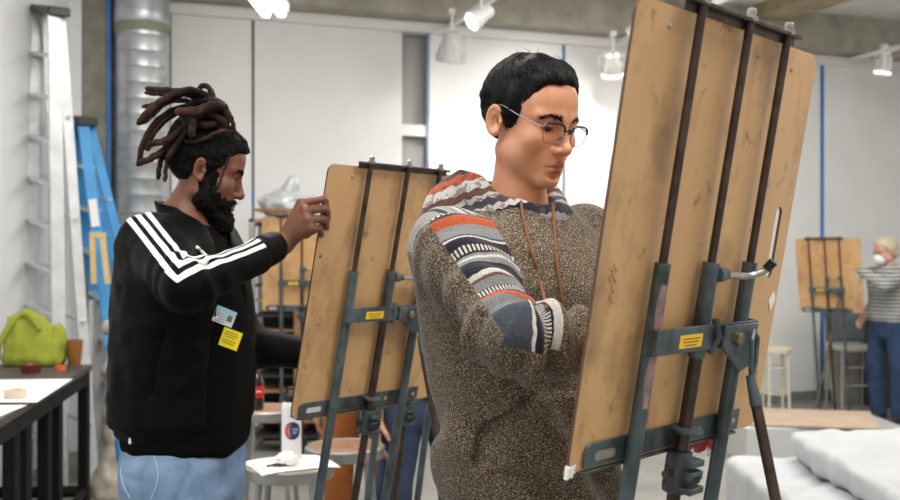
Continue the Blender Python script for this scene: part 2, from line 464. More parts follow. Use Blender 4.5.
def drawing_board(o, fr, W, H, label, group):
    u, v, n, nb = fr; o = np.array(o)
    outer = rrect(W, H, .022); hole = rrect(.022, .125, .0109, 6, W-.058, H*.5-.06)
    tri = tessellate_polygon([[Vector((x, y, 0)) for x, y in outer], [Vector((x, y, 0)) for x, y in hole[::-1]]])
    pts = outer+hole[::-1]; k = len(pts)
    to = lambda q, d: o+u*q[0]+v*q[1]+n*d
    V = [to(q, 0) for q in pts]+[to(q, -.005) for q in pts]
    Fc = []
    for a, b, c in tri:
        w = (pts[b][0]-pts[a][0])*(pts[c][1]-pts[a][1])-(pts[b][1]-pts[a][1])*(pts[c][0]-pts[a][0])
        if w < 0: b, c = c, b
        Fc += [(a, b, c), (k+a, k+c, k+b)]
    for s, e in ((0, len(outer)), (len(outer), k)):
        m = e-s
        for i in range(m): a, b = s+i, s+(i+1) % m; Fc.append((a, k+a, k+b, b))
    ob = link_mesh('drawing_board', V, Fc, M['board'], origin=o+u*W/2)
    ob.data.materials.append(M['rim'])
    nt = len(tri)*2
    for i, p in enumerate(ob.data.polygons):
        if i >= nt: p.material_index = 1
    tag(ob, label, 'drawing board', group)
    for q in ((.085, H-.028), (W*.62, H-.03), (W*.84, H-.035)):
        mb = MB(); mb.lathe([(.004, 0), (.004, .0015), (.002, .003)], o+u*q[0]+v*q[1], 10, n); mb.build('rivet', M['bolt'], ob)
    return ob

def easel(o, yaw, tilt, bar, W, H, elabel, blabel, spread=.3, pink=False, hd=1, du=0.0):
    fr = u, v, n, nb = frame(yaw, tilt); o = np.array(o, float)
    q = lambda a, b, c=0: o+u*(a+du)+v*b+n*c
    base = q(.268, 0); dn = base-v*(base[2]/v[2]); root_loc = (dn[0]+nb[0]*spread*.4, dn[1]+nb[1]*spread*.4, 0)
    E = thing('easel', root_loc, elabel, 'easel', 'metal studio easels'); bd = drawing_board(o, fr, W, H, blabel, 'drawing boards on the easels')
    U = (.127, .269, .398); top = H+.012; tt = bar+.115; ax = [u, v, n]
    fl = lambda a, c: -(q(a, 0, c)[2]-.012)/v[2]
    c0 = .0175
    for i, a in enumerate(U):
        mb = MB(); mb.tube([q(a, tt-.02, c0), q(a, top, c0)], .0068, 12); mb.build('rod', M['rust'], E)
        mb = MB(); mb.lathe([(.010, -.004), (.0105, .0), (.0105, .003), (.006, .004), (.0075, .008), (.007, .013), (.003, .0155)], q(a, top+.004, c0), 14, v); mb.build('knob', M['bolt'], E)
        if i == 1:
            mb = MB(); mb.tube([q(a, tt, c0), q(a, bar-.035, c0)], .0135, 16); mb.build('sleeve', M['teal'], E)
            mb = MB(); mb.tube([q(a, bar-.02, c0), q(a, fl(a, c0), c0)], .0108, 16); mb.build('leg', M['rust'], E)
        else:
            mb = MB(); mb.tube([q(a, tt, c0), q(a, fl(a, c0), c0)], .0122, 16); lg = mb.build('leg', M['teal'], E)
            mb = MB(); mb.tube([q(a, fl(a, c0)-.012/v[2], c0), q(a, fl(a, c0)+.03, c0)], .0145, 14); mb.build('rubber_foot', M['black'], lg)
            if pink and i == 0:
                mb = MB(); mb.grid([[q(a+.0124*math.sin(t), b, c0+.0126*math.cos(t)) for t in np.linspace(-.9-.15*math.sin(b*60), .15+.25*math.sin(b*45), 6)] for b in np.linspace(bar-.1, bar+.085, 14)])
                mb.build('paint_smear', mat('pink_paint', lin(176, 140, 136), lin(120, 96, 98), 30, .6), lg)
    mb = MB(); mb.box(q(.262, top, c0), (.345, .006, .016), ax); mb.box(q(.262, top-.008, c0-.006), (.345, .014, .003), ax); mb.build('top_bar', M['rust'], E, smooth=False, sharp=None, bevel=.0012)
    # ledge that carries the board
    led = [q(.022, .004, .0015)]+[q(x, y, .0015) for x, y in ((.478, .004), (.478, .040), (.034, .040), (.024, .036), (.020, .026))]
    mb = MB(); mb.prism(led[::-1], n*-.0) if False else mb.prism([p for p in led], n*.0035)
    mb.box(q(.25, -.003, -.012), (.456, .004, .034), ax); lg = mb.build('ledge', M['teal'], E, smooth=False, sharp=None, bevel=.001)
    mb = MB(); mb.prism([q(x, y, .0051) for x, y in rrect(.052, .014, .0069, 5, .045, .012)], n*.0006); mb.build('name_plate', M['bolt'] if pink else M['dull'], lg, smooth=False, sharp=None)
    for x in (.34, .455):
        mb = MB(); mb.lathe([(.006, 0), (.006, .002), (.003, .0035)], q(x, .02, .005), 10, n); mb.build('bolt', M['bolt'], lg)
    # cross bar, bracket, label
    mb = MB(); mb.box(q(.267, bar, .0325), (.318, .040, .005), ax)
    mb.box(q(.112, bar, .026), (.006, .040, .018), ax); mb.box(q(.424, bar, .026), (.006, .040, .018), ax)
    cb = mb.build('cross_bar', M['teal'], E, smooth=False, sharp=None, bevel=.0015)
    mb = MB(); mb.box(q(.212, bar-.002, .0354), (.066, .020, .0008), ax); st = mb.build('label', M['yellow'], cb, smooth=False, sharp=None)
    for dz, w in ((.004, .052), (-.001, .046), (-.006, .036)):
        mb = MB(); mb.box(q(.212, bar-.002+dz, .0359), (w, .0016, .0003), ax); mb.build('label_text', M['ink'], cb, smooth=False, sharp=None)
    mb = MB(); mb.tube([q(.287, bar+.028, .030), q(.288, bar, .040), q(.287, bar-.028, .030)], .006, 8); mb.build('weld_strap', M['teal'], cb)
    mb = MB(); mb.prism([q(x, bar+y, .038) for x, y in ((.30, .018), (.30, -.016), (.345, -.045), (.372, -.062), (.398, -.055), (.408, -.02), (.412, .018))], n*.006)
    br = mb.build('bracket', M['teal'], E, smooth=False, sharp=None, bevel=.0015)
    mb = MB(); mb.lathe([(.0115, 0), (.0115, .007), (.009, .009)], q(.343, bar-.004, .044), 6, n); mb.build('bolt', mat('brass_bolt', lin(140, 128, 96), lin(100, 92, 76), 50, .4, .7), br, smooth=False, sharp=None)
    hp = q(.385, bar-.035, .05)
    mb = MB(); mb.tube([hp+v*.042+n*.0, hp+v*.03-u*.014+n*.006, hp-v*.012-u*.012+n*.01, hp-v*.032+n*.008, hp-v*.012+u*.012+n*.006, hp+v*.03+u*.013+n*.002, hp+v*.042], .0042, 8); mb.build('hinge_eye', M['teal'], E)
    hb = hp-v*.03+n*.006
    foot = np.array([hb[0]+nb[0]*spread, hb[1]+nb[1]*spread, 0.]); dd = unit(foot-hb)
    mb = MB(); mb.tube([hb, hb+dd*.05], [.0075, .0105], 12); mb.build('leg_socket', M['teal'], E)
    mb = MB(); mb.tube([hb+dd*.04, foot-dd*.008], .0092, 12); lg = mb.build('leg', M['rust'], E)
    mb = MB(); mb.tube([foot-dd*.04, foot-dd*.006], .013, 12); mb.build('rubber_foot', M['black'], lg)
    # clamp handle
    hc = bar+.098
    mb = MB(); mb.lathe([(.0125, -.0), (.0125, .014), (.009, .02), (.009, .03)], q(.275, hc, .026), 14, u); mb.build('clamp_boss', M['teal'], E)
    mb = MB(); mb.tube(spline([q(.29, hc, .028), q(.345, hc-.003, .030), q(.375, hc-.001, .036), q(.388, hc+.008*hd, .048), q(.391, hc+.018*hd, .055)], 5), .0058, 10); h = mb.build('handle', M['bolt'], E)
    mb = MB(); mb.tube([q(.390, hc+.012*hd, .051), q(.392, hc+.026*hd, .060)], .0078, 12); mb.build('handle_tip', M['black'], h)
    # ring and slotted clamp on the centre tube
    mb = MB(); mb.lathe([(.012, .004), (.026, .003), (.027, 0), (.026, -.003), (.012, -.003)], q(.267, .035, c0+.004), 20, v); mb.build('collar_ring', M['teal'], E)
    k = q(.267, -.034, c0)
    mb = MB(); mb.lathe([(.0115, -.034), (.019, -.034), (.0205, -.028), (.0205, .028), (.019, .034), (.0115, .034)], k, 20, v)
    mb.box(k+n*.022+u*.006, (.034, .014, .022), ax); mb.box(k+n*.022-v*.024+u*.008, (.042, .010, .026), ax); mb.box(k+n*.022+v*.02+u*.004, (.036, .010, .022), ax)
    cl = mb.build('clamp', M['teal'], E, bevel=.001)
    mb = MB(); mb.tube([k-u*.018, k-u*.038], .006, 8); mb.tube([k-u*.034-v*.014, k-u*.034+v*.014], .004, 8); mb.build('wing_screw', M['rust'], cl)
    mb = MB(); mb.box(k+n*.031-v*.006+u*.004, (.026, .012, .004), ax); mb.build('slot', M['black'], cl, smooth=False, sharp=None)
    return E, bd, q, fr

FE, FB, FQ, FF = easel((.1640, 1.3953, 1.1940), 46.8, 10.1, .187, .566, .660, 'big metal easel in the right foreground with a pink paint smear on one leg',
    'largest brown drawing board, in the right foreground before the hooded man', .29, True, 1, .0085)
LE, LB_, LQ, LF = easel((-.409, 2.565, 1.078), 50, 12.6, .278, .578, .664, 'metal easel in front of the man with dreadlocks', 'brown drawing board held at its edge by the man with dreadlocks', .3, False, -1)
BE, BB, BQ, BF = easel(at(262.5, 311, 6.9), 8, 8, .20, .60, .655, 'blurred easel before the slatted rack behind the dreadlocked man', 'blurred brown drawing board behind the hand of the man with dreadlocks', .35)
u_, v_, n_, nb_ = frame(52, 9); k_ = at(405, 411, 3.45)
HE, HB_, HQ, HF = easel(k_-u_*.267+v_*.02-n_*.0175, 52, 9, .23, .585, .655, 'easel mostly hidden behind the easel of the dreadlocked man', 'drawing board mostly hidden behind the dreadlocked man\'s board', .3)
RE, RB, RQ, RF = easel(at(800, 311, 9.3), -39, 11, .215, .575, .68, 'distant easel beside the woman in stripes', 'small distant drawing board touched by the woman in stripes', .75)

# tape bits on the big board
u, v, n, nb = FF
FQ0 = lambda a, b, c=0: np.array((.1640, 1.3953, 1.1940))+u*a+v*b+n*c
tp = mat('white_tape', lin(236, 232, 226), None, rough=.6)
mb = MB(); mb.prism([FQ0(a, b, .0006) for a, b in ((-.0005, -.001), (.018, -.001), (.012, .004), (.017, .012), (-.0005, .009))], n*.0005)
mb.prism([FQ0(a, b, -.0056) for a, b in ((.000, -.009), (.007, -.006), (.013, -.008), (.016, .010), (-.001, .010))], n*.0062)
mb.build('tape', tp, FB, smooth=False, sharp=None)
mb = MB(); c = (.548, .228); mb.prism([FQ0(c[0]+a, c[1]+b, .0006) for a, b in ((0, -.018), (.012, .004), (-.0, .019), (-.014, .001))], n*.0005); mb.build('paper_tag', tp, FB, smooth=False, sharp=None)
# pencil scribble on the board back
mb = MB(); rr = random.Random(4)
for ln, (a0, b0) in enumerate(((.040, .24), (.030, .27))):
    pts = [FQ0(a0+.006*math.sin(i*1.9+ln)+.003*rr.random(), b0+i*.0045, .0007) for i in range(14 if ln == 0 else 6)]
    mb.tube(pts, .0005, 4)
mb.build('pencil_scribble', mat('pencil', lin(150, 116, 84), None, rough=.8), FB)
# sheet with red print peeping out below the ledge, clipped to the ledge
rag = thing('paint_rag', tuple(FQ(.40, -.03, -.02)), 'red and white rag hanging under the ledge of the big easel', 'rag')
mb = MB(); G = [[FQ(.378+.085*i/12, -.005-.028*j/6*(1-.3*math.sin(i)), -.026+.006*math.sin(i*1.3+j)) for j in range(7)] for i in range(13)]; mb.grid(G)
mb.build('red_cloth', mat('red_cloth', lin(190, 52, 48), lin(215, 90, 84), 20, .8), rag).modifiers.new('s', 'SOLIDIFY').thickness = .004
mb = MB(); G = [[FQ(.452+.030*i/8, -.004-.065*j/8*(.6+.4*i/8), -.032+.006*math.sin(i*1.1+j*.8)) for j in range(9)] for i in range(9)]; mb.grid(G)
mb.build('white_cloth', M['paper'], rag).modifiers.new('s', 'SOLIDIFY').thickness = .003
# blue smear + red spot on the left board
mb = MB(); mb.prism([LQ(a, b, .0004) for a, b in ((.012, .43), (.02, .434), (.022, .428), (.014, .424))], LF[2]*.0005); mb.build('paint_spot', mat('red_paint', lin(170, 48, 44), None, rough=.5), LB_, smooth=False, sharp=None)

# ================================================================== stools and things on them
M['steel'] = mat('stool_steel', lin(150, 150, 148), lin(176, 176, 172), 12, .42, .6)
M['seatwood'] = mat('worn_hardboard', lin(126, 92, 66), lin(160, 124, 92), 9, .6)
smudge(M['seatwood'], lin(196, 184, 170), 12, .6, .7, (1, 1, 1), .7)
def stool(c, h, r, label, seat, metal, splay=1.35):
    c = np.array([c[0], c[1], 0.])
    t = thing('stool', tuple(c), label, 'stool', 'round studio stools')
    mb = MB(); mb.lathe([(.0, h-.012), (r-.012, h-.012), (r-.012, h-.001), (r-.016, h), (.0, h)], c, 40, cap=False); mb.build('seat', seat, t)
    mb = MB(); mb.lathe([(r-.012, h-.045), (r, h-.043), (r+.002, h-.005), (r-.004, h+.002), (r-.013, h-.0005), (r-.012, h-.04)], c, 40, cap=False); mb.build('seat_rim', metal, t)
    for i in range(4):
        a = math.pi/4+i*math.pi/2; d = np.array([math.cos(a), math.sin(a), 0])
        mb = MB(); mb.tube([c+d*(r-.025)+(0, 0, h-.03), c+d*(r*splay-.02)+(0, 0, .012)], .0125, 12); lg = mb.build('leg', metal, t)
        mb = MB(); mb.tube([c+d*(r*splay-.0195)+(0, 0, .03), c+d*(r*splay-.019)], .016, 10); mb.build('rubber_foot', M['black'], lg)
    for z in (.22, .46):
        k = (h-z)/h*.0+1; rr_ = (r-.025)+(r*splay-r)*(1-z/h)
        mb = MB(); mb.tube([c+rr_*np.array([math.cos(x), math.sin(x), 0])+(0, 0, z) for x in np.linspace(0, 2*math.pi, 33)], .008, 8, cap=False); mb.build('foot_ring', metal, t)
    return c+(0, 0, h)
SA = stool(at(290, 255, 3.58), .752, .155, 'metal stool holding the white bottle and crumpled tissue', M['seatwood'], M['steel'])
SB = stool(at(345, 255, 3.98), .742, .157, 'metal stool with paint-flecked brown seat behind the middle easel', M['seatwood'], M['steel'])
SCc = stool(at(267, 255, 4.95), .742, .165, 'metal stool carrying the red cola bottle', M['seatwood'], M['steel'])
SD = stool(at(776, 255, 9.3), .64, .14, 'cream stool standing at the far wall behind the big board', mat('pale_wood', lin(196, 186, 140), lin(212, 202, 160), 8, .6), mat('cream_metal', lin(206, 198, 178), None, rough=.5), 1.1)

# paper on the stool
mb = MB(); ang = .5
G = []
for i in range(17):
    row = []
    for j in range(17):
        x = (i/16-.5)*.29; y = (j/16-.5)*.25; xr = x*math.cos(ang)-y*math.sin(ang); yr = x*math.sin(ang)+y*math.cos(ang)
        d = math.hypot(xr, yr); row.append((SA[0]+xr+.0, SA[1]+yr, SA[2]+.0035-max(0, d-.15)*.18+.0006*math.sin(9*i+j)))
    G.append(row)
mb.grid(G); o = mb.build('sheet_of_paper', M['paper']); o.modifiers.new('s', 'SOLIDIFY').thickness = .0008
tag(o, 'white sheet of paper spread over the stool under the crumpled tissue', 'paper')
def tissue(c, r, name, label, cat, m, sq=.6, seed=3):
    def f(P):
        q = (P-V3(*c))/V3(1, 1, sq); d = length(q)-r
        w = np.abs(vnoise(P, 1/(r*.75), seed))+.5*np.abs(vnoise(P, 1/(r*.36), seed+5))
        return (d+w*r*.75-r*.25).astype(np.float32)
    V, Q = polygonize(f, np.array(c)-r*1.5, np.array(c)+r*1.5, r/11, slack=2.2, newton=0)
    V[:, 2] = np.maximum(V[:, 2], c[2]-r*sq*.8)
    return tag(link_mesh(name, V, Q, m, smooth=True), label, cat)
tissue((SA[0]-.005, SA[1]-.03, SA[2]+.022), .041, 'crumpled_tissue', 'crumpled white tissue lying on the paper-covered stool', 'tissue', M['paper'])
mb = MB(); mb.tube(spline([(SA[0]-.07, SA[1]-.075, SA[2]+.009), (SA[0]-.045, SA[1]-.07, SA[2]+.011), (SA[0]-.02, SA[1]-.06, SA[2]+.012)], 5), [.004]*5+[.006]*6, 8)
tag(mb.build('charcoal_stick', M['black']), 'dark charcoal stick beside the crumpled tissue', 'charcoal')

# white bottle with round logo
bc = at(291.5, 255, 3.70); bz = SA[2]+.003
B = thing('water_bottle', (bc[0], bc[1], bz), 'white water bottle with black lid and round navy logo', 'bottle')
mb = MB(); mb.lathe([(.033, 0), (.037, .004), (.037, .183), (.034, .196), (.026, .204)], (bc[0], bc[1], bz), 32); mb.build('bottle_body', mat('white_gloss', lin(232, 234, 236), None, rough=.25), B)
mb = MB(); mb.lathe([(.027, .202), (.028, .206), (.028, .226), (.025, .230)], (bc[0], bc[1], bz), 28); mb.tube(spline([(bc[0]-.024, bc[1], bz+.223), (bc[0]-.014, bc[1], bz+.250), (bc[0]+.014, bc[1], bz+.250), (bc[0]+.024, bc[1], bz+.223)], 5), .005, 8); mb.build('lid', M['black'], B)
def on_bottle(x, z, off): # x along the wall of the bottle (m), facing the camera
    a = -math.pi/2+.10+x/.037; return (bc[0]+(.037+off)*math.cos(a), bc[1]+(.037+off)*math.sin(a), bz+z)
def disc_on(fn, x, z, r, off, seg=28, ell_=1.0, part=None):
    V = [fn(x, z, off)]; n_ = seg
    rings = [V[0]]; mb = MB(); pts = []
    for k in range(1, 6):
        pts.append([fn(x+r*k/5*math.cos(t), z+r*k/5*math.sin(t)*ell_, off) for t in np.linspace(0, 2*math.pi, n_, endpoint=False)])
    Vv = [V[0]]+[p for ring in pts for p in ring]; Fc = [(0, 1+i, 1+(i+1) % n_) for i in range(n_)]
    for k in range(4): Fc += [(1+k*n_+i, 1+(k+1)*n_+i, 1+(k+1)*n_+(i+1) % n_, 1+k*n_+(i+1) % n_) for i in range(n_)]
    mb.add(Vv, Fc); return mb
navy = mat('navy_print', lin(28, 46, 96), None, rough=.4); org_ = mat('orange_print', lin(226, 92, 50), None, rough=.4)
wht = mat('white_print', lin(235, 235, 235), None, rough=.4)
lg = disc_on(on_bottle, .006, .100, .031, .0006, ell_=1.05).build('logo', navy, B)
mb = MB()
for ri, ro, t0, t1, z0 in ((.020, .031, 1.75, 4.5, .0009),):
    G = [[on_bottle(.006+(ri+(ro-ri)*w*(.35+.65*math.sin(math.pi*s))+.0*s)*math.cos(t0+(t1-t0)*s), .100+(ri+(ro-ri)*w*(.35+.65*math.sin(math.pi*s)))*math.sin(t0+(t1-t0)*s), z0) for w in (0, .5, 1)] for s in np.linspace(0, 1, 20)]
    mb.grid(G)
mb.build('swoosh', org_, B)
mb = MB(); G = [[on_bottle(.006+(.0125+.0028*w*math.sin(math.pi*s))*math.cos(2.0+2.3*s), .100+(.0165+.003*w*math.sin(math.pi*s))*math.sin(2.0+2.3*s), .0009) for w in (0, 1)] for s in np.linspace(0, 1, 14)]; mb.grid(G); mb.build('swoosh', wht, B)
mb = MB()
for z, w in ((.108, .021), (.102, .023), (.096, .019), (.090, .015)):
    for i in range(5): mb.add([on_bottle(.005+w*(i+a)/5, z+b, .0010) for a, b in ((.1, -.0012), (.75, -.0012), (.75, .0012), (.1, .0012))], [(0, 1, 2, 3)])
mb.build('logo_text', wht, B, smooth=False, sharp=None)

# cola bottle
cc = at(257, 255, 4.9); cz = SCc[2]+.001
B2 = thing('cola_bottle', (cc[0], cc[1], cz), 'dark cola bottle with red label and cap on far stool', 'bottle')
mb = MB(); mb.lathe([(.026, 0), (.033, .006), (.034, .05), (.031, .075), (.034, .1), (.033, .13), (.018, .172), (.0125, .185), (.0125, .195)], (cc[0], cc[1], cz), 28); mb.build('bottle_body', mat('cola', lin(36, 22, 18), None, rough=.15, coat=.5), B2)
mb = MB(); mb.lathe([(.0335, .062), (.0348, .07), (.0352, .108), (.0345, .116)], (cc[0], cc[1], cz), 28, cap=False); lb = mb.build('label', mat('red_label', lin(204, 30, 34), None, rough=.4), B2)
mb = MB(); mb.grid([[(cc[0]+.0358*math.cos(-math.pi/2+a), cc[1]+.0358*math.sin(-math.pi/2+a), cz+.088+.006*math.sin(a*4)+w) for w in (-.003, .003)] for a in np.linspace(-.8, .8, 18)]); mb.build('label_script', wht, lb)
mb = MB(); mb.lathe([(.0145, .192), (.0145, .21), (.012, .212)], (cc[0], cc[1], cz), 20); mb.build('cap', bpy.data.materials['red_label'], B2)

# slatted rack with a plastic-wrapped bundle behind the blurred easel
wd = mat('rack_wood', lin(150, 112, 76), lin(176, 138, 98), 8, .6); dk = mat('rack_dark', lin(52, 46, 42), None, rough=.7)
rx0, rx1 = at(254, 0, 7.75)[0], at(332, 0, 7.75)[0]; ry0, ry1, rz = 7.55, 7.95, 1.775
Rk = thing('drying_rack', ((rx0+rx1)/2, (ry0+ry1)/2, 0), 'tall slatted wooden rack behind the blurred easel', 'rack')
for x in (rx0+.02, (rx0+rx1)/2+.06, rx1-.02):
    for y in (ry0+.02, ry1-.02):
        mb = MB(); mb.box((x, y, rz/2), (.045, .04, rz)); mb.build('post', wd if x > rx0+.1 else M['steel'], Rk, smooth=False, sharp=None, bevel=.004)
for i in range(16):
    z = .12+i*.115
    mb = MB(); mb.box(((rx0+rx1)/2, (ry0+ry1)/2, z), (rx1-rx0-.05, .34, .018)); mb.build('slat_shelf', wd if i % 2 else dk, Rk, smooth=False, sharp=None)
mb = MB(); mb.box(((rx0+rx1)/2, (ry0+ry1)/2, rz-.012), (rx1-rx0, ry1-ry0, .024)); mb.build('top', wd, Rk, smooth=False, sharp=None)
mb = MB(); mb.box(((rx0+rx1)/2, ry1-.01, rz/2), (rx1-rx0-.06, .012, rz-.05)); mb.build('back_panel', dk, Rk, smooth=False, sharp=None)
pc = np.array([(rx0+rx1)/2-.03, (ry0+ry1)/2, rz+.11])
def plf(P):
    q = P-V3(*pc); d = ell(q, (0, 0, 0), (.24, .16, .12)); d = smin(d, ell(q, (.04, 0, .13), (.08, .08, .10)), .06)
    return d+np.float32(.07)*np.abs(vnoise(P, 7, 4))+np.float32(.03)*np.abs(vnoise(P, 17, 9))-np.float32(.02)
V, Q = polygonize(plf, pc-(.4, .3, .25), pc+(.4, .3, .3), .014, slack=2, newton=0); V[:, 2] = np.maximum(V[:, 2], rz+.001)
tag(link_mesh('plastic_bundle', V, Q, mat('clear_plastic', lin(172, 176, 178), lin(208, 211, 213), 9, .2, bump=.3, bscale=30, spec=.8), smooth=True), 'bundle in crumpled clear plastic on top of the slatted rack', 'plastic bundle')

# ================================================================== left side: workbench, ladders
blk = mat('black_paint', lin(10, 10, 10), lin(20, 19, 18), 20, .6, spec=.2)
bt = mat('bench_top', lin(48, 44, 41), lin(78, 71, 64), 9, .55)
def bench_edge(t): # right hand long edge of the bench, t 0 near .. 1 far
    return np.array([-1.80, 3.95, 0])*(1-t)+np.array([-2.175, 6.08, 0])*t
BZ = .835
W1 = thing('workbench', (-2.35, 5.1, 0), 'long black workbench along the left wall under the green bag', 'workbench')
a, b = bench_edge(0), bench_edge(1)
e_in = lambda t: np.array([-2.86, bench_edge(t)[1], 0])
mb = MB(); lo_ = [p+np.array([0, 0, BZ-.035]) for p in (e_in(0), a, b, e_in(1))]; mb.hexa(lo_, [p+np.array([0, 0, .035]) for p in lo_]); mb.build('bench_top', bt, W1, smooth=False, sharp=None, bevel=.004)
ed = unit(b-a)
mb = MB(); mb.box((a+b)/2+np.array([-.03, 0, BZ-.075]), (.03, np.linalg.norm(b-a)-.02, .08), [np.cross(ed, [0, 0, 1]), ed, (0, 0, 1)]); mb.build('apron', blk, W1, smooth=False, sharp=None)
for t in (.985, .62, .50, .30, .20, .03):
    p = bench_edge(t)+np.array([-.045, 0, 0]); mb = MB(); mb.box((p[0], p[1], (BZ-.036)/2), (.055, .06, BZ-.036)); mb.build('leg', blk, W1, smooth=False, sharp=None, bevel=.003)
for t in (.97, .5, .03):
    p = e_in(t)+np.array([.05, 0, 0]); mb = MB(); mb.box((p[0], p[1], (BZ-.036)/2), (.055, .06, BZ-.036)); mb.build('leg', blk, W1, smooth=False, sharp=None, bevel=.003)
mb = MB(); p0, p1 = e_in(.97)+np.array([.05, 0, .07]), bench_edge(.985)+np.array([-.045, 0, .07]); mb.tube([p0, p1], .035, 4); mb.build('stretcher', blk, W1, smooth=False, sharp=None)
mb = MB(); p0, p1 = bench_edge(.03)+np.array([-.045, 0, .07]), bench_edge(.985)+np.array([-.045, 0, .07]); mb.tube([p0, p1], .03, 4); mb.build('stretcher', blk, W1, smooth=False, sharp=None)

def sheet(corners, name, label, sag=.02):
    c = [np.array(p, float) for p in corners]; G = []
    for i in range(13):
        row = []
        for j in range(13):
            s, t = i/12, j/12; p = (c[0]*(1-s)+c[1]*s)*(1-t)+(c[3]*(1-s)+c[2]*s)*t
            row.append(p+np.array([0, 0, .0015*math.sin(5*s+3*t)]))
        G.append(row)
    mb = MB(); mb.grid(G); o = mb.build(name, M['paper']); o.modifiers.new('s', 'SOLIDIFY').thickness = .0012
    return tag(o, label, 'paper', 'paper sheets on the workbench')
z = BZ+.010
sheet([(-2.62, 4.45, z), (-1.845, 4.46, z), (-1.99, 5.28, z), (-2.75, 5.25, z)], 'sheet_of_paper', 'larger white sheet hanging over the edge of the black workbench')
z = BZ+.004
sheet([(-2.35, 3.96, z), (-1.84, 3.96, z), (-1.86, 4.40, z), (-2.35, 4.40, z)], 'sheet_of_paper', 'smaller white sheet on the nearest end of the black workbench')
tp_ = at(6, 255, 4.52); mb = MB(); mb.lathe([(.03, 0), (.05, 0), (.05, .035), (.03, .035), (.03, 0)], (-2.0, 4.6, BZ+.013), 28, cap=False)
tag(mb.build('tape_roll', mat('masking_tape', lin(206, 192, 168), None, rough=.7)), 'roll of masking tape lying on white paper at left edge', 'tape')
# lime bag
bg = np.array([(33-450)/F*6.0, 6.0, BZ])
Bg = thing('shoulder_bag', tuple(bg), 'lime green slouchy cloth bag on the workbench', 'bag')
def lbag(P):
    q = P-V3(*bg)
    w = q[:, 2]
    d = loft(q, [-.01, .05, .14, .23, .29, .335], [.172, .185, .178, .150, .105, .05], [.085, .10, .085, .06, .04, .018], [0, 0, 0, -.005, -.03, -.06], None, 2.6)
    return (d+np.float32(.012)*vnoise(P*V3(1, 1, .5), 14, 6)+np.float32(.02)*np.abs(vnoise(P*V3(1.4, 1, .6), 10, 8))-.008).astype(np.float32)
V, Q = polygonize(lbag, bg-(.26, .2, .03), bg+(.26, .2, .36), .012, slack=1.8, newton=1); V[:, 2] = np.maximum(V[:, 2], BZ+.002)
lime = mat('lime_cloth', lin(126, 133, 36), lin(146, 152, 50), 12, .9, bump=.1, bscale=60)
link_mesh('bag_body', V, Q, lime, Bg, smooth=True)
mb = MB(); mb.tube(spline([bg+(-.185, -.06, .04), bg+(-.165, -.085, .13), bg+(-.115, -.07, .24), bg+(-.05, -.045, .315), bg+(.02, -.06, .285), bg+(.07, -.075, .22)], 6), .018, 10, squash=.5); mb.build('strap', lime, Bg)
# amber cup, red dish, orange lids
cp = at(74.5, 255, 6.05)
Cu = thing('plastic_cup', (cp[0], cp[1], BZ+.001), 'amber plastic cup on the workbench beside the lime bag', 'cup')
mb = MB(); mb.lathe([(.0, 0), (.037, 0), (.05, .15), (.047, .15), (.035, .01)], (cp[0], cp[1], BZ+.001), 28, cap=False); mb.build('cup_wall', mat('amber_plastic', lin(140, 94, 42), lin(118, 76, 34), 9, .25), Cu)
mb = MB(); mb.lathe([(.0, .1), (.043, .1)], (cp[0], cp[1], BZ+.001), 28, cap=False); mb.build('liquid', mat('brown_water', lin(86, 48, 20), None, rough=.15), Cu)
dp = at(31, 255, 5.66)
mb = MB(); mb.lathe([(.0, 0), (.05, 0), (.062, .045), (.057, .045), (.046, .008), (.0, .008)], (dp[0], dp[1], BZ+.001), 28, cap=False); tag(mb.build('glass_dish', mat('red_glass', lin(120, 48, 40), None, rough=.2, trans=.3)), 'small red glass dish on the workbench before the lime bag', 'dish')
lp = at(72, 255, 5.85); mb = MB(); mb.lathe([(.0, 0), (.03, 0), (.03, .03), (.0, .03)], (lp[0]-.02, lp[1]-.12, BZ+.001), 20, cap=False); tag(mb.build('jar_lid', mat('orange_plastic', lin(206, 92, 56), None, rough=.4)), 'small orange lid at the workbench edge below the amber cup', 'lid')

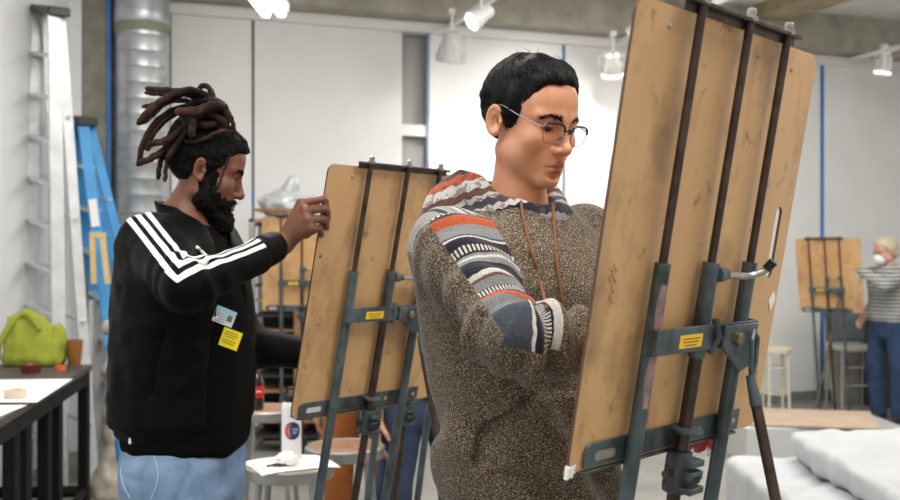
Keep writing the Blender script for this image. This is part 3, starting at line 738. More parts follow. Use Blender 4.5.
# step ladders
def ladder(name, top0, top1, bot0, bot1, rail, depth, steps, m_rail, m_step, capm, label, rear, group=None, tray=None):
    """top0/top1, bot0/bot1: ends of the two front rails; rear: vector from front foot to rear foot"""
    top0, top1, bot0, bot1 = [np.array(p, float) for p in (top0, top1, bot0, bot1)]; rear = np.array(rear, float)
    T = thing(name, tuple((bot0+bot1)/2), label, 'ladder', group)
    w = unit(bot1-bot0); f0 = unit(top0-bot0); nn = unit(np.cross(w, f0))
    for tp0, bt0 in ((top0, bot0), (top1, bot1)):
        d = unit(tp0-bt0); s = unit(np.cross(nn, d)); mb = MB(); mb.box((tp0+bt0)/2, (rail[0], np.linalg.norm(tp0-bt0), rail[1]), [s, d, unit(np.cross(s, d))]); mb.build('front_rail', m_rail, T, smooth=False, sharp=None, bevel=.004)
    for i in range(steps):
        t = (i+1)/(steps+1); a, b = bot0*(1-t)+top0*t, bot1*(1-t)+top1*t
        mb = MB(); mb.box((a+b)/2, (np.linalg.norm(b-a), depth, .025), [unit(b-a), unit(np.cross([0, 0, 1.], b-a)), (0, 0, 1)]); mb.build('step', m_step, T, smooth=False, sharp=None, bevel=.003)
    off = unit(rear)*.05
    for tp0, bt0, k in ((top0, bot0, .06), (top1, bot1, -.06)):
        a, b = tp0+off+w*k*.5, bt0+rear+w*k; b = b*1.0; d = unit(a-b); s = unit(np.cross(nn, d)); mb = MB(); mb.box((a+b)/2, (rail[0]*.6, np.linalg.norm(a-b), rail[1]*.8), [s, d, unit(np.cross(s, d))]); mb.build('rear_rail', m_rail, T, smooth=False, sharp=None, bevel=.003)
    for i in range(4):
        t = (i+.6)/4.6; a, b = (bot0+rear)*(1-t)+(top0+off)*t, (bot1+rear)*(1-t)+(top1+off)*t
        mb = MB(); mb.tube([a, b], .012, 8); mb.build('rear_brace', m_step, T)
    mb = MB(); mb.box((top0+top1)/2+off*.5+(0, 0, .02), (np.linalg.norm(top1-top0)+.08, .14, .06), [unit(top1-top0), unit(np.cross([0, 0, 1.], top1-top0)), (0, 0, 1)]); mb.build('top_cap', capm, T, smooth=False, sharp=None, bevel=.01)
    return T
alu = mat('aluminium', lin(196, 198, 200), lin(222, 223, 224), 9, .38, .55)
def g0(px, Y): return np.array([(px-450)/F*Y, Y, 0.])
zt = lambda py, Y: EYE+(255-py)/F*Y
t0 = at(37, 12, 6.95); t1 = at(54, 14, 6.5)
ladder('step_ladder', t0, t1, g0(26, 6.8), g0(61, 6.38), (.03, .085), .09, 10, alu, alu, M['black'], 'tall aluminium step ladder leaning by the left wall', (.20, .10, 0))
blue = mat('blue_fibreglass', lin(40, 128, 188), lin(58, 150, 208), 7, .5)
t0 = at(71, 122, 7.25); t1 = at(83, 124, 6.9)
BL_ = ladder('step_ladder', t0, t1, g0(118, 7.15), g0(128, 6.65), (.03, .075), .09, 7, blue, alu, M['black'], 'shorter blue step ladder with white sticker by the duct', (.28, .2, 0))
mb = MB(); p = at(94, 213, 6.8); dl = unit(t1-g0(128, 6.65)); mb.box(p, (.055, .19, .004), [unit(np.cross([0, -1, 0], dl)), dl, unit(np.cross(unit(np.cross([0, -1, 0], dl)), dl))]); mb.build('sticker', M['paper'], BL_, smooth=False, sharp=None)
# small wooden table easel and grey panel between ladders and man
te = thing('wooden_bracket', tuple(at(98, 285, 6.62)), 'small pine A-shaped bracket hung on the side of the blue ladder', 'bracket')
ww = mat('pine', lin(200, 170, 112), lin(216, 188, 132), 8, .6)
for a_, b_ in ((92.5, 94), (102.5, 108)):
    mb = MB(); q0 = at(a_, 236, 6.62); q1 = at(b_, 284, 6.62); dd = unit(q0-q1); sx = unit(np.cross(dd, [0, 1, 0])); mb.box((q0+q1)/2, (.034, np.linalg.norm(q0-q1)-.004, .02), [sx, dd, np.cross(sx, dd)]); mb.build('leg', ww, te, smooth=False, sharp=None)
mb = MB(); mb.box((at(91, 235, 6.62)+at(105, 235, 6.62))/2, (.10, .03, .035)); mb.build('top_rail', ww, te, smooth=False, sharp=None)
gp = mat('grey_sheet', lin(150, 150, 150), lin(172, 172, 172), 5, .6)
q0, q1 = g0(88, 6.55), g0(101, 7.0); mb = MB(); ex = np.array([.012, .02, 0]); mb.hexa([q0, q0+ex, q1+ex, q1], [p+np.array([-.03, .1, 1.2]) for p in (q0, q0+ex, q1+ex, q1)])
tag(mb.build('metal_sheet', gp, smooth=False, sharp=None), 'grey sheet leaning behind the far corner of the workbench', 'panel')
def plaster(P):
    q = P-V3(*g0(108, 6.22)); d = rcone(q, (0, 0, .1), (.02, 0, .9), .045, .028)
    d = smin(d, sph(q, (.0, 0, .78), .055), .04); d = smin(d, sph(q, (.02, -.02, 1.05), .045), .04); d = smin(d, rcone(q, (0, 0, .06), (0, 0, .02), .11, .12), .06)
    return d+np.float32(.02)*vnoise(P, 16, 3)
b0 = g0(108, 6.22); V, Q = polygonize(plaster, b0-(.2, .2, .06), b0+(.2, .2, 1.2), .016, newton=1); V[:, 2] = np.maximum(V[:, 2], .001)
tag(link_mesh('plaster_cast', V, Q, mat('plaster', lin(176, 168, 156), lin(126, 118, 106), 12, .85), smooth=True), 'pale plaster cast standing behind the back of the man with dreadlocks', 'sculpture')

# ================================================================== right side
sheetm = mat('white_sheet', lin(170, 171, 173), lin(182, 183, 185), 4, .85, bump=.05, bscale=40)
def drape(corners, z0, z1, name, label, cat, seed, amp=.024, folds=.05):
    c = [np.array(p, float) for p in corners]; cen = sum(c)/4; cen = np.array([cen[0], cen[1], (z0+z1)/2])
    ux = unit(c[1]-c[0]); ux = np.array([ux[0], ux[1], 0]); uy = np.array([-ux[1], ux[0], 0]); Mx = np.array([ux, uy, (0, 0, 1)])
    hx = np.linalg.norm((c[1]-c[0])[:2])/2; hy = np.linalg.norm((c[3]-c[0])[:2])/2; hz = (z1-z0)/2
    def f(P):
        q = (P-V3(*cen))@Mx.astype(np.float32).T
        d = rbox(P, cen, (hx, hy, hz), Mx, .035)
        side = np.clip((np.maximum(np.abs(q[:, 0])-hx+.05, np.abs(q[:, 1])-hy+.05))/.05, 0, 1)
        fold = np.abs(vnoise(np.stack([q[:, 0], q[:, 1], q[:, 2]*.25], 1), 8, seed))*folds*side*1.4
        top = vnoise(P*V3(1, .6, 1), 3.5, seed+1)*amp+np.abs(vnoise((P@np.array([[.8, .6, 0], [-.6, .8, 0], [0, 0, 1]], np.float32))*V3(1, .22, 1), 9, seed+2))*amp*.9*(1-side)
        return (d+fold-top).astype(np.float32)
    V, Q = polygonize(f, np.minimum.reduce(c+[np.array([9, 9, z0])])-(.1, .1, .06), np.maximum.reduce(c+[np.array([-9, -9, z1])])+(.1, .1, .1), .018, slack=1.6, newton=1)
    V[:, 2] = np.maximum(V[:, 2], z0)
    return tag(link_mesh(name, V, Q, sheetm, smooth=True), label, cat)
drape([(1.27, 2.9, 0), (3.3, 2.9, 0), (3.55, 5.0, 0), (1.33, 5.02, 0)], .001, .50, 'draped_platform', 'low model platform covered by a white sheet at lower right', 'platform', 3)
drape([(1.50, 3.0, 0), (3.1, 2.92, 0), (3.3, 4.92, 0), (1.68, 4.96, 0)], .518, .645, 'draped_mattress', 'white sheeted mattress lying on the draped platform', 'mattress', 8, .024, .075)
mb = MB(); mb.box((2.42, 7.36, .14), (.66, .62, .28)); tag(mb.build('white_box', mat('box_white', lin(190, 190, 188), None, rough=.7), smooth=False, sharp=None, bevel=.008), 'low white box under the cardboard sheet', 'box')
mb = MB(); mb.box((3.02, 7.36, .14), (.42, .62, .28)); tag(mb.build('white_box', mat('grey_box', lin(150, 148, 144), None, rough=.7), smooth=False, sharp=None, bevel=.008), 'low grey box under the right end of the cardboard sheet', 'box')
card = mat('cardboard', lin(162, 142, 122), lin(178, 158, 136), 5, .85)
q = [at(757, 409, 1), at(871, 413, 1), at(881, 430, 1), at(757, 425, 1)]
def onz(px, py, z): Y = (EYE-z)*F/(py-255); return np.array([(px-450)/F*Y, Y, z])
a_, b_, c_, d_ = onz(752, 409, .285), onz(870, 413, .285), onz(881, 430, .285), onz(750, 426, .285)
mb = MB(); mb.hexa([d_, c_, b_, a_], [p+np.array([0, 0, .012]) for p in (d_, c_, b_, a_)]); tag(mb.build('cardboard_sheet', card, smooth=False, sharp=None), 'large flat cardboard sheet lying below the distant easel', 'cardboard')
# chair
gs = mat('grey_vinyl', lin(84, 92, 98), lin(98, 106, 112), 9, .5); cm = mat('chair_metal', lin(176, 176, 172), None, rough=.4, metal=.5)
cx, cy = at(853, 0, 9.75)[0], 9.75
Ch = thing('chair', (cx, cy, 0), 'grey high-backed chair beside the woman in stripes', 'chair')
mb = MB(); mb.box((cx, cy-.0, .60), (.40, .40, .05)); mb.build('seat', mat('pale_seat', lin(186, 182, 178), None, rough=.6), Ch, bevel=.015)
mb = MB(); mb.box((cx, cy+.2, .80), (.40, .04, .33), [(1, 0, 0), (0, .985, -.17), (0, .17, .985)]); mb.build('backrest', gs, Ch, bevel=.02)
for sx in (-.17, .17):
    mb = MB(); mb.tube([(cx+sx, cy-.17, .60), (cx+sx*1.05, cy-.19, .0)], .012, 10); mb.build('leg', cm, Ch)
    mb = MB(); mb.tube([(cx+sx, cy+.225, .9), (cx+sx, cy+.18, .60), (cx+sx*1.05, cy+.22, .0)], .012, 10); mb.build('leg', cm, Ch)
for z in (.25, .42):
    mb = MB(); mb.tube([(cx-.17, cy-.18, z), (cx+.17, cy-.18, z)], .009, 8); mb.build('stretcher', cm, Ch)
# pictures leaning on the far wall
def picture(px0, px1, z1, lean, offn, label, m):
    a = wall_pt(px0, 0, offn+lean); b = wall_pt(px1, 0, offn+lean); t = NW*-lean+np.array([0, 0, z1]); th = NW*.025
    mb = MB(); mb.hexa([a, b, b+th, a+th], [p+t for p in (a, b, b+th, a+th)])
    return tag(mb.build('painting', m, smooth=False, sharp=None), label, 'painting', 'paintings leaning on the far wall')
pm = mat('grey_painting', lin(196, 190, 178), lin(172, 164, 150), 3, .7); smudge(pm, lin(86, 80, 74), 5, .62, .7, (1, 1, 1), .9)
pm2 = mat('grey_painting_two', lin(214, 214, 214), lin(190, 190, 192), 3, .7); smudge(pm2, lin(120, 116, 116), 4, .64, .72, (1, 1, 1), .8)
picture(818, 853, .53, .12, .10, 'grey stained painting leaning low on the wall behind the distant easel', pm)
picture(832, 862, .50, .06, .05, 'whiter painting leaning behind the stained one', pm2)
mb = MB(); p0 = at(905, 0, 9.9); mb.box((p0[0]-.1, 9.95, .45), (.5, .4, .9)); tag(mb.build('cabinet', mat('dark_cabinet', lin(48, 50, 54), None, rough=.6), smooth=False, sharp=None, bevel=.01), 'dark cabinet behind the woman in stripes', 'cabinet')
# ================================================================== people: shared anatomy
def head_axes(yaw_deg, pitch, roll=0):
    """yaw measured from the image's right hand direction towards the camera"""
    y, p, r = R(yaw_deg), R(pitch), R(roll)
    f0 = np.array([math.cos(y), -math.sin(y), 0]); up0 = np.array([0, 0, 1.]); l0 = np.cross(up0, f0)
    f = math.cos(p)*f0-math.sin(p)*up0; up = math.cos(p)*up0+math.sin(p)*f0
    l, up = math.cos(r)*l0+math.sin(r)*up, math.cos(r)*up-math.sin(r)*l0
    return np.array([f, l, up])

EYE_C = (.0668, .0308, -.001)
def head_sdf(q, nose=1.0, jaw=1.0, lips=1.0, slit=.0022, face=1.0, skull=(.098, .0755, .086), vs=1.0):
    q = q.copy(); yy = q[:, 1].copy(); q[:, 1] = np.abs(yy)
    if vs != 1: q[:, 2] = np.where(q[:, 2] < 0, q[:, 2]*vs, q[:, 2])
    d = ell(q, (skull[0]-.110, 0, skull[2]-.052), skull)
    d = smin(d, ell(q, (.040, 0, .035), (.046, .058, .055)), .025)
    d = smin(d, ell(q, (.030, 0, -.035), (.054, .0575*face, .078)), .03)
    d = smin(d, rcone(q, (-.002, .047*jaw, -.062), (.068, .013, -.102), .022, .014), .026)
    d = smin(d, sph(q, (.0755, .0, -.1035), .0145), .02)
    d = smin(d, sph(q, (.055, .0445, -.030), .020), .022)
    d = smin(d, sph(q, (.036, .040*face, -.060), .021*face), .03)
    d = smin(d, rcone(q, (.080, .010, .0165), (.064, .048, .0155), .0095, .008), .014)
    d = smin(d, sph(q, (.069, 0, -.070), .026), .022)
    d = smax(d, -ell(q, (.096, .0305, -.004), (.018, .019, .0125)), .013)
    n = rcone(q, (.0835, 0, .006), (.1015, 0, -.035), .0062, .0088*nose)
    d = smin(d, n, .011)
    d = smin(d, sph(q, (.1025, 0, -.0385), .0100*nose), .006)
    d = smin(d, ell(q, (.0925, .0125*nose, -.0425), (.0105, .0075, .0075)), .005)
    d = smax(d, -ell(q, (.0965, .0065, -.0495), (.005, .0036, .0042)), .003)
    d = smin(d, sph(q, EYE_C, .0142), .005)
    # slit between the lids, tilted a little down for a lowered gaze
    e = ell(q, (EYE_C[0]+.0115, EYE_C[1]+.0005, EYE_C[2]-.0050), (.009, .0134, slit))
    d = smax(d, -e, .0012)
    # lid crease
    cr = np.abs(length(q-V3(EYE_C[0], EYE_C[1], EYE_C[2]))-.0146)
    # lips
    u1 = rcone(q, (.0930, .004, -.0685), (.0800, .0235, -.0742), .0052*lips, .0026)
    l1 = rcone(q, (.0910, .0, -.0800), (.0790, .0205, -.0762), .0068*lips, .0030)
    d = smin(d, u1, .004); d = smin(d, l1, .004)
    d = smax(d, -rcone(q, (.1000, 0, -.0743), (.0830, .0255, -.0753), .0011, .0009), .0025)
    d = smax(d, -ell(q, (.0885, 0, -.0915), (.007, .016, .005)), .009)
    # ear
    ax = unit((-.93, .33, -.16)); nn = unit(np.array((.35, .93, .05))-ax*np.dot((.35, .93, .05), ax)); cc = np.cross(nn, ax); cc = cc if cc[2] > 0 else -cc
    A = np.array([ax, nn, cc]); p = (q-V3(-.012, .0785, -.010))@A.T.astype(np.float32)/np.float32(.9)
    e = ell(p, (0, 0, 0), (.0175, .0055, .0305))
    rho = np.sqrt((p[:, 0]/.0155)**2+(p[:, 2]/.0275)**2)
    rim = np.sqrt(((rho-1)*.019)**2+(p[:, 1]-.0035)**2)-.0042
    rim = np.where((p[:, 0] < -.006) & (p[:, 2] < .016), .02, rim)
    e = smin(e, rim, .004)
    e = smin(e, sph(p, (-.004, .001, -.027), .0065), .006)
    e = smax(e, -ell(p, (-.003, .0055, -.003), (.0095, .0080, .0155)), .003)
    e = smin(e, sph(p, (-.0135, .002, -.004), .0045), .004)
    d = smin(d, e*.9, .005)
    return d

def lip_mask(q, k=1.0, vs=1.0):
    q = q.copy(); q[:, 1] = np.abs(q[:, 1]); q[:, 2] = np.where(q[:, 2] < 0, q[:, 2]*vs, q[:, 2])
    u1 = rcone(q, (.0930, .004, -.0690), (.0800, .0225, -.0745), .0056*k, .0034)
    l1 = rcone(q, (.0910, .0, -.0800), (.0790, .0205, -.0762), .0072*k, .0034)
    return np.clip(1.1-np.minimum(u1, l1)/.0016, 0, 1)

def skin(name, base, dark, lip, rough=.48, red=None):
    m = bpy.data.materials.new(name); N, L, P = nodes_of(m)
    P.inputs['Roughness'].default_value = rough; P.inputs['Subsurface Weight'].default_value = .12
    P.inputs['Subsurface Radius'].default_value = (.012, .005, .003); P.inputs['Subsurface Scale'].default_value = .6
    tc = N.new('ShaderNodeTexCoord'); n = N.new('ShaderNodeTexNoise'); n.inputs['Scale'].default_value = 28; n.inputs['Detail'].default_value = 6
    L.new(tc.outputs['Object'], n.inputs['Vector'])
    r = ramp(N, [(.3, dark), (.7, base)]); L.new(n.outputs['Fac'], r.inputs['Fac'])
    a = N.new('ShaderNodeAttribute'); a.attribute_name = 'lip'
    mx = N.new('ShaderNodeMixRGB'); mx.inputs['Color2'].default_value = lip
    L.new(a.outputs['Fac'], mx.inputs['Fac']); L.new(r.outputs['Color'], mx.inputs['Color1'])
    L.new(mx.outputs['Color'], P.inputs['Base Color'])
    n2 = N.new('ShaderNodeTexNoise'); n2.inputs['Scale'].default_value = 420; L.new(tc.outputs['Object'], n2.inputs['Vector'])
    b = N.new('ShaderNodeBump'); b.inputs['Strength'].default_value = .08; b.inputs['Distance'].default_value = .002
    L.new(n2.outputs['Fac'], b.inputs['Height']); L.new(b.outputs['Normal'], P.inputs['Normal'])
    return m

FING = ((.094, .026, .044, .026, .020, .0086), (.097, .006, .048, .030, .021, .0088), (.093, -.014, .044, .028, .021, .0084), (.086, -.033, .034, .021, .019, .0074))
def hand_parts(W, x, z, side, flex=(35, 45, 30), thumb=(.5, .75, -.25), S=1.0):
    """list of round cones for a hand: wrist W, x to the fingers, z out of the back of the hand"""
    W = np.array(W, float); x = unit(x); z = unit(np.array(z)-x*np.dot(x, z)); y = np.cross(z, x)*side
    T = lambda a, b, c: W+S*(x*a+y*b+z*c)
    pc = []; fc = []
    for i, (mx, my, a, b, c, r) in enumerate(FING):
        m = T(mx, my, .0); pc.append((T(.005, my*.55, 0), m, .0155*S, .0115*S))
        ang = 0; p = m
        fr = flex[i] if np.ndim(flex[0]) else flex
        for ln, fl, rr in ((a, fr[0], r), (b, fr[1], r*.92), (c, fr[2], r*.84)):
            ang += R(fl); dd = unit(x*math.cos(ang)-z*math.sin(ang)+y*(.07-.045*i)*math.cos(ang))
            q = p+dd*ln*S; fc.append((i, p, q, rr*S, rr*.92*S)); p = q
    t0 = T(.020, .022, -.008); t1 = T(.048, .046, -.018); td = unit(x*thumb[0]+y*thumb[1]*.5+z*thumb[2]); t2 = t1+td*.034*S; t3 = t2+unit(td+x*.35-y*.3)*.028*S
    th = [(t0, t1, .0165*S, .0125*S), (t1, t2, .0118*S, .0098*S), (t2, t3, .0098*S, .0078*S)]
    return pc, fc, th
def hand_sdf(P, pc, fc, th):
    d = None
    for a, b, ra, rb in pc:
        e = rcone(P, a, b, ra, rb); d = e if d is None else smin(d, e, .014)
    for i in range(4):
        f = None
        for j, a, b, ra, rb in fc:
            if j == i:
                e = rcone(P, a, b, ra, rb); f = e if f is None else smin(f, e, .003)
        d = smin(d, f, .0055)
    f = None
    for a, b, ra, rb in th:
        e = rcone(P, a, b, ra, rb); f = e if f is None else smin(f, e, .006)
    return smin(d, f, .010)

def torso_frame(c, phi):
    y = R(phi); f = np.array([math.cos(y), -math.sin(y), 0]); l = np.array([math.sin(y), math.cos(y), 0])
    return np.array([c[0], c[1], 0.]), np.array([f, l, [0, 0, 1.]])
def to_l(P, o, A): return ((P-V3(*o))@A.T.astype(np.float32)).astype(np.float32)
def to_w(q, o, A): return np.asarray(o)+np.asarray(q)@A

def arm_param(P, pts, refs):
    """distance along a limb bent once, angle round it from a reference direction, distance from its axis"""
    a, b, c = [np.array(p, float) for p in pts]; tu = unit(b-a); tf = unit(c-b); Lu = np.linalg.norm(b-a)
    fore = (P-V3(*b))@V3(*unit(tu+tf)) > 0; out = []
    for o, t, rf in ((a, tu, refs[0]), (b, tf, refs[1])):
        pa = P-V3(*o); h = pa@V3(*t); r = pa-h[:, None]*V3(*t); e1 = unit(np.array(rf)-t*np.dot(rf, t)); e2 = np.cross(t, e1)
        out.append((h, np.arctan2(r@V3(*e2), r@V3(*e1)), length(r)))
    S = np.where(fore, Lu+np.maximum(out[1][0], 0), np.minimum(out[0][0], Lu)).astype(np.float32)
    return S, np.where(fore, out[1][1], out[0][1]).astype(np.float32), np.where(fore, out[1][2], out[0][2]).astype(np.float32)

def legs_sdf(P, sk, r0, r1, r2, waist, k=.04):
    d = loft(to_l(P, *sk['T']), *waist)
    for s in ('R', 'L'):
        h, kn, an = sk['hip'+s], sk['knee'+s], sk['ankle'+s]
        d = smin(d, smin(rcone(P, h, kn, r0, r1), rcone(P, kn, an, r1, r2), .03), k)
    return d
def foot_sdf(P, an, toe, s=1.0):
    an = np.array(an); toe = np.array(toe); dd = unit(np.array([toe[0]-an[0], toe[1]-an[1], 0]))
    heel = np.array([an[0], an[1], .042])-dd*.03
    d = rcone(P, heel, np.array([toe[0], toe[1], .036])-dd*.03, .042*s, .036*s)
    d = smin(d, rcone(P, an, heel+dd*.04, .045*s, .045*s), .04)
    return smax(d, (.004-P[:, 2]), .012)

def standing(T, hip_z, half, foot_dir, spread=.11, fwd=0.0):
    sk = {'T': T}; o, A = T
    for s, sg in (('R', -1), ('L', 1)):
        sk['hip'+s] = to_w((0, sg*half, hip_z), o, A); sk['knee'+s] = to_w((.02+fwd*sg, sg*(half+spread)*.5+sg*.04, .50), o, A)
        sk['ankle'+s] = to_w((-.01+fwd*sg, sg*spread, .085), o, A); sk['toe'+s] = to_w((.17+fwd*sg, sg*(spread+.03), .03), o, A)
    return sk

def body_surface(sk, h, extra=None, skinmat=None, name='person', lo=None, hi=None, label=None, finger_lo=None):
    """one continuous skin: head, neck, trunk, arms, hands, legs, feet"""
    ho, hA, hk = sk['head']; To, TA = sk['T']
    hc = to_w((.0, 0, -.01), ho, hA)
    def fn(P):
        d = bounded(P, hc, .15, lambda Q: head_sdf(to_l(Q, ho, hA), **hk))
        n0, n1, rn = sk['neck']; nk = rcone(P, n0, n1, rn*1.06, rn*.98)
        nk = smin(nk, rcone(P, n0, np.array(n0)-np.array([0, 0, .10]), rn*1.1, .09), .04)
        d = smin(d, nk, .014)
        q = to_l(P, To, TA)
        t = loft(q, *sk['trunk']); d = smin(d, t, .05)
        for s in ('R', 'L'):
            S_, E_, W_ = sk['sh'+s], sk['el'+s], sk['wr'+s]
            a = smin(rcone(P, S_, E_, .048, .038), rcone(P, E_, W_, .040, .0265), .02)
            d = smin(d, a, .03)
            pc, fc, th = sk['hand'+s]
            c = sum(np.array(x[1]) for x in pc)/4
            d = smin(d, bounded(P, c, .16, lambda Q: hand_sdf(Q, pc, fc, th)), .012)
            l = smin(rcone(P, sk['hip'+s], sk['knee'+s], .078, .052), rcone(P, sk['knee'+s], sk['ankle'+s], .054, .038), .03)
            d = smin(d, l, .04)
            d = smin(d, foot_sdf(P, sk['ankle'+s], sk['toe'+s], .86), .02)
        return d.astype(np.float32)
    V, Q = polygonize(fn, lo, hi, h, slack=1.35)
    return V, Q, fn

def strands(name, roots, dirs, normals, length_, width, parent, m, lift=.25, curl=0.0, seg=4, droop=0.0, jitter=.25, collide=None, off=.002, sink=.002, hug=0.0):
    """many thin tapered locks of hair as one mesh"""
    n = len(roots); rg = np.random.default_rng(5)
    D = dirs+rg.normal(0, jitter, dirs.shape); D -= normals*np.sum(D*normals, 1)[:, None]; D /= np.linalg.norm(D, axis=1)[:, None]+1e-9
    Ln = length_*(.7+.6*rg.random(n)) if np.isscalar(length_) else length_*(.75+.5*rg.random(n))
    p = roots-normals*sink; V = []; Fc = []
    pts = [p]
    for i in range(1, seg+1):
        t = i/seg; lf = lift*(1-t)-.10*t
        dd = D+normals*lf[:, None] if np.ndim(lf) else D+normals*lf
        dd = dd+np.array([0, 0, -droop])*t
        if curl: dd = dd+rg.normal(0, curl, dd.shape)
        dd /= np.linalg.norm(dd, axis=1)[:, None]; pts.append(pts[-1]+dd*(Ln/seg)[:, None])
        if collide is not None:
            dist, g = grad(collide, pts[-1], .002); push = np.clip(off*(1+.8*t)-dist, -.02*hug, .02); pts[-1] = pts[-1]+g*push[:, None]
    side = np.cross(D, normals); side /= np.linalg.norm(side, axis=1)[:, None]+1e-9
    allv = np.zeros((seg+1, 3, n, 3))
    for i, p in enumerate(pts):
        w = width*(1-.0*i)*(1.0 if i < seg-1 else (.7 if i == seg-1 else .12))
        allv[i, 0] = p+side*w; allv[i, 1] = p-side*w; allv[i, 2] = p+normals*w*1.1
    idx = np.arange((seg+1)*3*n).reshape(seg+1, 3, n); q = []
    for i in range(seg):
        for k in range(3):
            q.append(np.stack([idx[i, k], idx[i, (k+1) % 3], idx[i+1, (k+1) % 3], idx[i+1, k]], 1))
    return link_mesh(name, allv.reshape(-1, 3), np.concatenate(q), m, parent, smooth=True)

def surf_samples(V, Q, n, mask, seed=1):
    rg = np.random.default_rng(seed)
    P = V[Q]; cen = P.mean(1); cr = np.cross(P[:, 2]-P[:, 0], P[:, 3]-P[:, 1]); ar = np.linalg.norm(cr, axis=1)/2
    ok = mask(cen); w = ar*ok; w /= w.sum()
    i = rg.choice(len(Q), n, p=w); u = rg.random((n, 1)); v = rg.random((n, 1))
    p = P[i, 0]*(1-u)*(1-v)+P[i, 1]*u*(1-v)+P[i, 2]*u*v+P[i, 3]*(1-u)*v
    return p, cr[i]/np.linalg.norm(cr[i], axis=1)[:, None]

def eyeballs(T, ho, hA, iris, down=14):
    for s in (1, -1):
        c = np.array([EYE_C[0], s*EYE_C[1], EYE_C[2]]); mb = MB()
        f = np.array([math.cos(R(down)), 0, -math.sin(R(down))]); axs = f@hA
        prof = [(.0128*math.sin(t), -.0128*math.cos(t)) for t in np.linspace(.02, math.pi-.02, 24)]
        mb.lathe(prof, to_w(c, ho, hA), 24, axs); e = mb.build('eye', M['sclera'], T)
        mb = MB(); mb.lathe([(.0129*math.sin(t), .0129*math.cos(t)+.0001) for t in (.62, .45, .3, .15, .01)], to_w(c, ho, hA), 20, axs, cap=False); mb.build('iris', iris, e)
M['sclera'] = mat('eye_white', lin(222, 214, 206), None, rough=.2)
M['iris'] = mat('dark_iris', lin(34, 22, 16), None, rough=.15)
M['hair'] = mat('black_hair', lin(11, 10, 10), lin(22, 20, 19), 60, .5, spec=.2)
M['curl'] = mat('black_curls', lin(9, 8, 8), lin(18, 15, 14), 90, .85, bump=.4, bscale=300, spec=.15)

def lashes(T, ho, hA, slit, m, r=.0006):
    for s in (1, -1):
        C = []
        for t in np.linspace(-.95, 1.0, 15):
            y = .0136*t; z = -.0050+slit*1.02*math.sqrt(max(0, 1-(.93*t)**2))+.0006; x = math.sqrt(max(.0146**2-y*y-z*z, 1e-6))
            C.append(to_w((EYE_C[0]+x+.0002, s*(EYE_C[1]+.0005+y), EYE_C[2]+z), ho, hA))
        mb = MB(); mb.tube(C, [r*.5]+[r]*12+[r*1.3, r*.4], 6); mb.build('eyelashes', m, T)
def brow(T, ho, hA, fn, pts, m, n=90, ln=.010, w=.0006, seed=2, th=.004):
    """an eyebrow of short hairs laid on the face along a path in head space"""
    rg = np.random.default_rng(seed); C = spline(pts, 12); rts = []; dr = []
    for k in range(n):
        t = rg.random()*(len(C)-2); i = int(t); p = C[i]+(C[i+1]-C[i])*(t-i); d = unit(C[i+1]-C[i])
        rts.append(p+np.array([0, 0, rg.normal(0, th*.5*(1-.5*t/len(C)))])); dr.append(d+np.array([0, 0, rg.normal(.25, .2)]))
    rts = np.array(rts)+np.array([.02, 0, 0]); W = to_w(rts, ho, hA)
    dv = -hA[0]; out = np.array([march(fn, w_, dv, 0, .05, .002) for w_ in W])
    _, nr = grad(fn, out, .002)
    return strands('eyebrow', out, np.array(dr)@hA, nr, ln, w, T, m, lift=.3, jitter=.1, seg=3, sink=.0)
# ================================================================== the man in the patterned hooded sweatshirt
T2 = torso_frame((.140, 1.90), 48)
H2o = np.array([.149, 1.87, 1.752]); H2A = head_axes(47, 16, 0)
sk2 = standing(T2, .93, .085, None)
sk2.update(head=(H2o, H2A, dict(nose=1.06, slit=.0040, face=.95, jaw=.90, lips=1.25, skull=(.0925, .0735, .0815), vs=1.055)), neck=((.126, 1.905, 1.575), (.134, 1.880, 1.68), .049),
           trunk=([.86, 1.0, 1.15, 1.3, 1.42, 1.5, 1.55], [.095, .09, .085, .095, .10, .085, .05], [.125, .12, .115, .135, .155, .15, .09]))
W2 = lambda x, y, z: to_w((x, y, z), *T2)
sk2['shR'] = np.array([.004, 1.785, 1.512]); sk2['elR'] = np.array([.100, 1.595, 1.368]); sk2['wrR'] = np.array([.315, 1.665, 1.345])
sk2['shL'] = np.array([.27, 2.02, 1.525]); sk2['elL'] = np.array([.285, 2.06, 1.25]); sk2['wrL'] = np.array([.285, 1.99, 1.01])
sk2['handR'] = hand_parts(sk2['wrR']+np.array([.004, 0, 0]), (.95, .12, .05), (-.3, -.75, .6), 1, (28, 45, 25), (.75, .3, -.5))
sk2['handL'] = hand_parts(sk2['wrL'], (.1, -.12, -1), (.7, .7, 0), -1, (18, 25, 15))
V, Q, fn2 = body_surface(sk2, .0024, lo=(-.25, 1.45, -.01), hi=(.62, 2.35, 1.90))
SK2 = skin('skin_light', lin(206, 150, 118), lin(192, 134, 104), lin(150, 82, 76), .46)
loc2 = (.135, 1.90, 0)
P2 = link_mesh('person', V, Q, SK2, origin=loc2, smooth=True, attrs={'lip': lip_mask(to_l(V, H2o, H2A), 1.25, 1.055)})
tag(P2, 'person in glasses and a patterned grey-brown hooded sweatshirt drawing behind the big board', 'person')
eyeballs(P2, H2o, H2A, M['iris'], 24); lashes(P2, H2o, H2A, .0040, M['hair'])
V2b, Q2b = V, Q

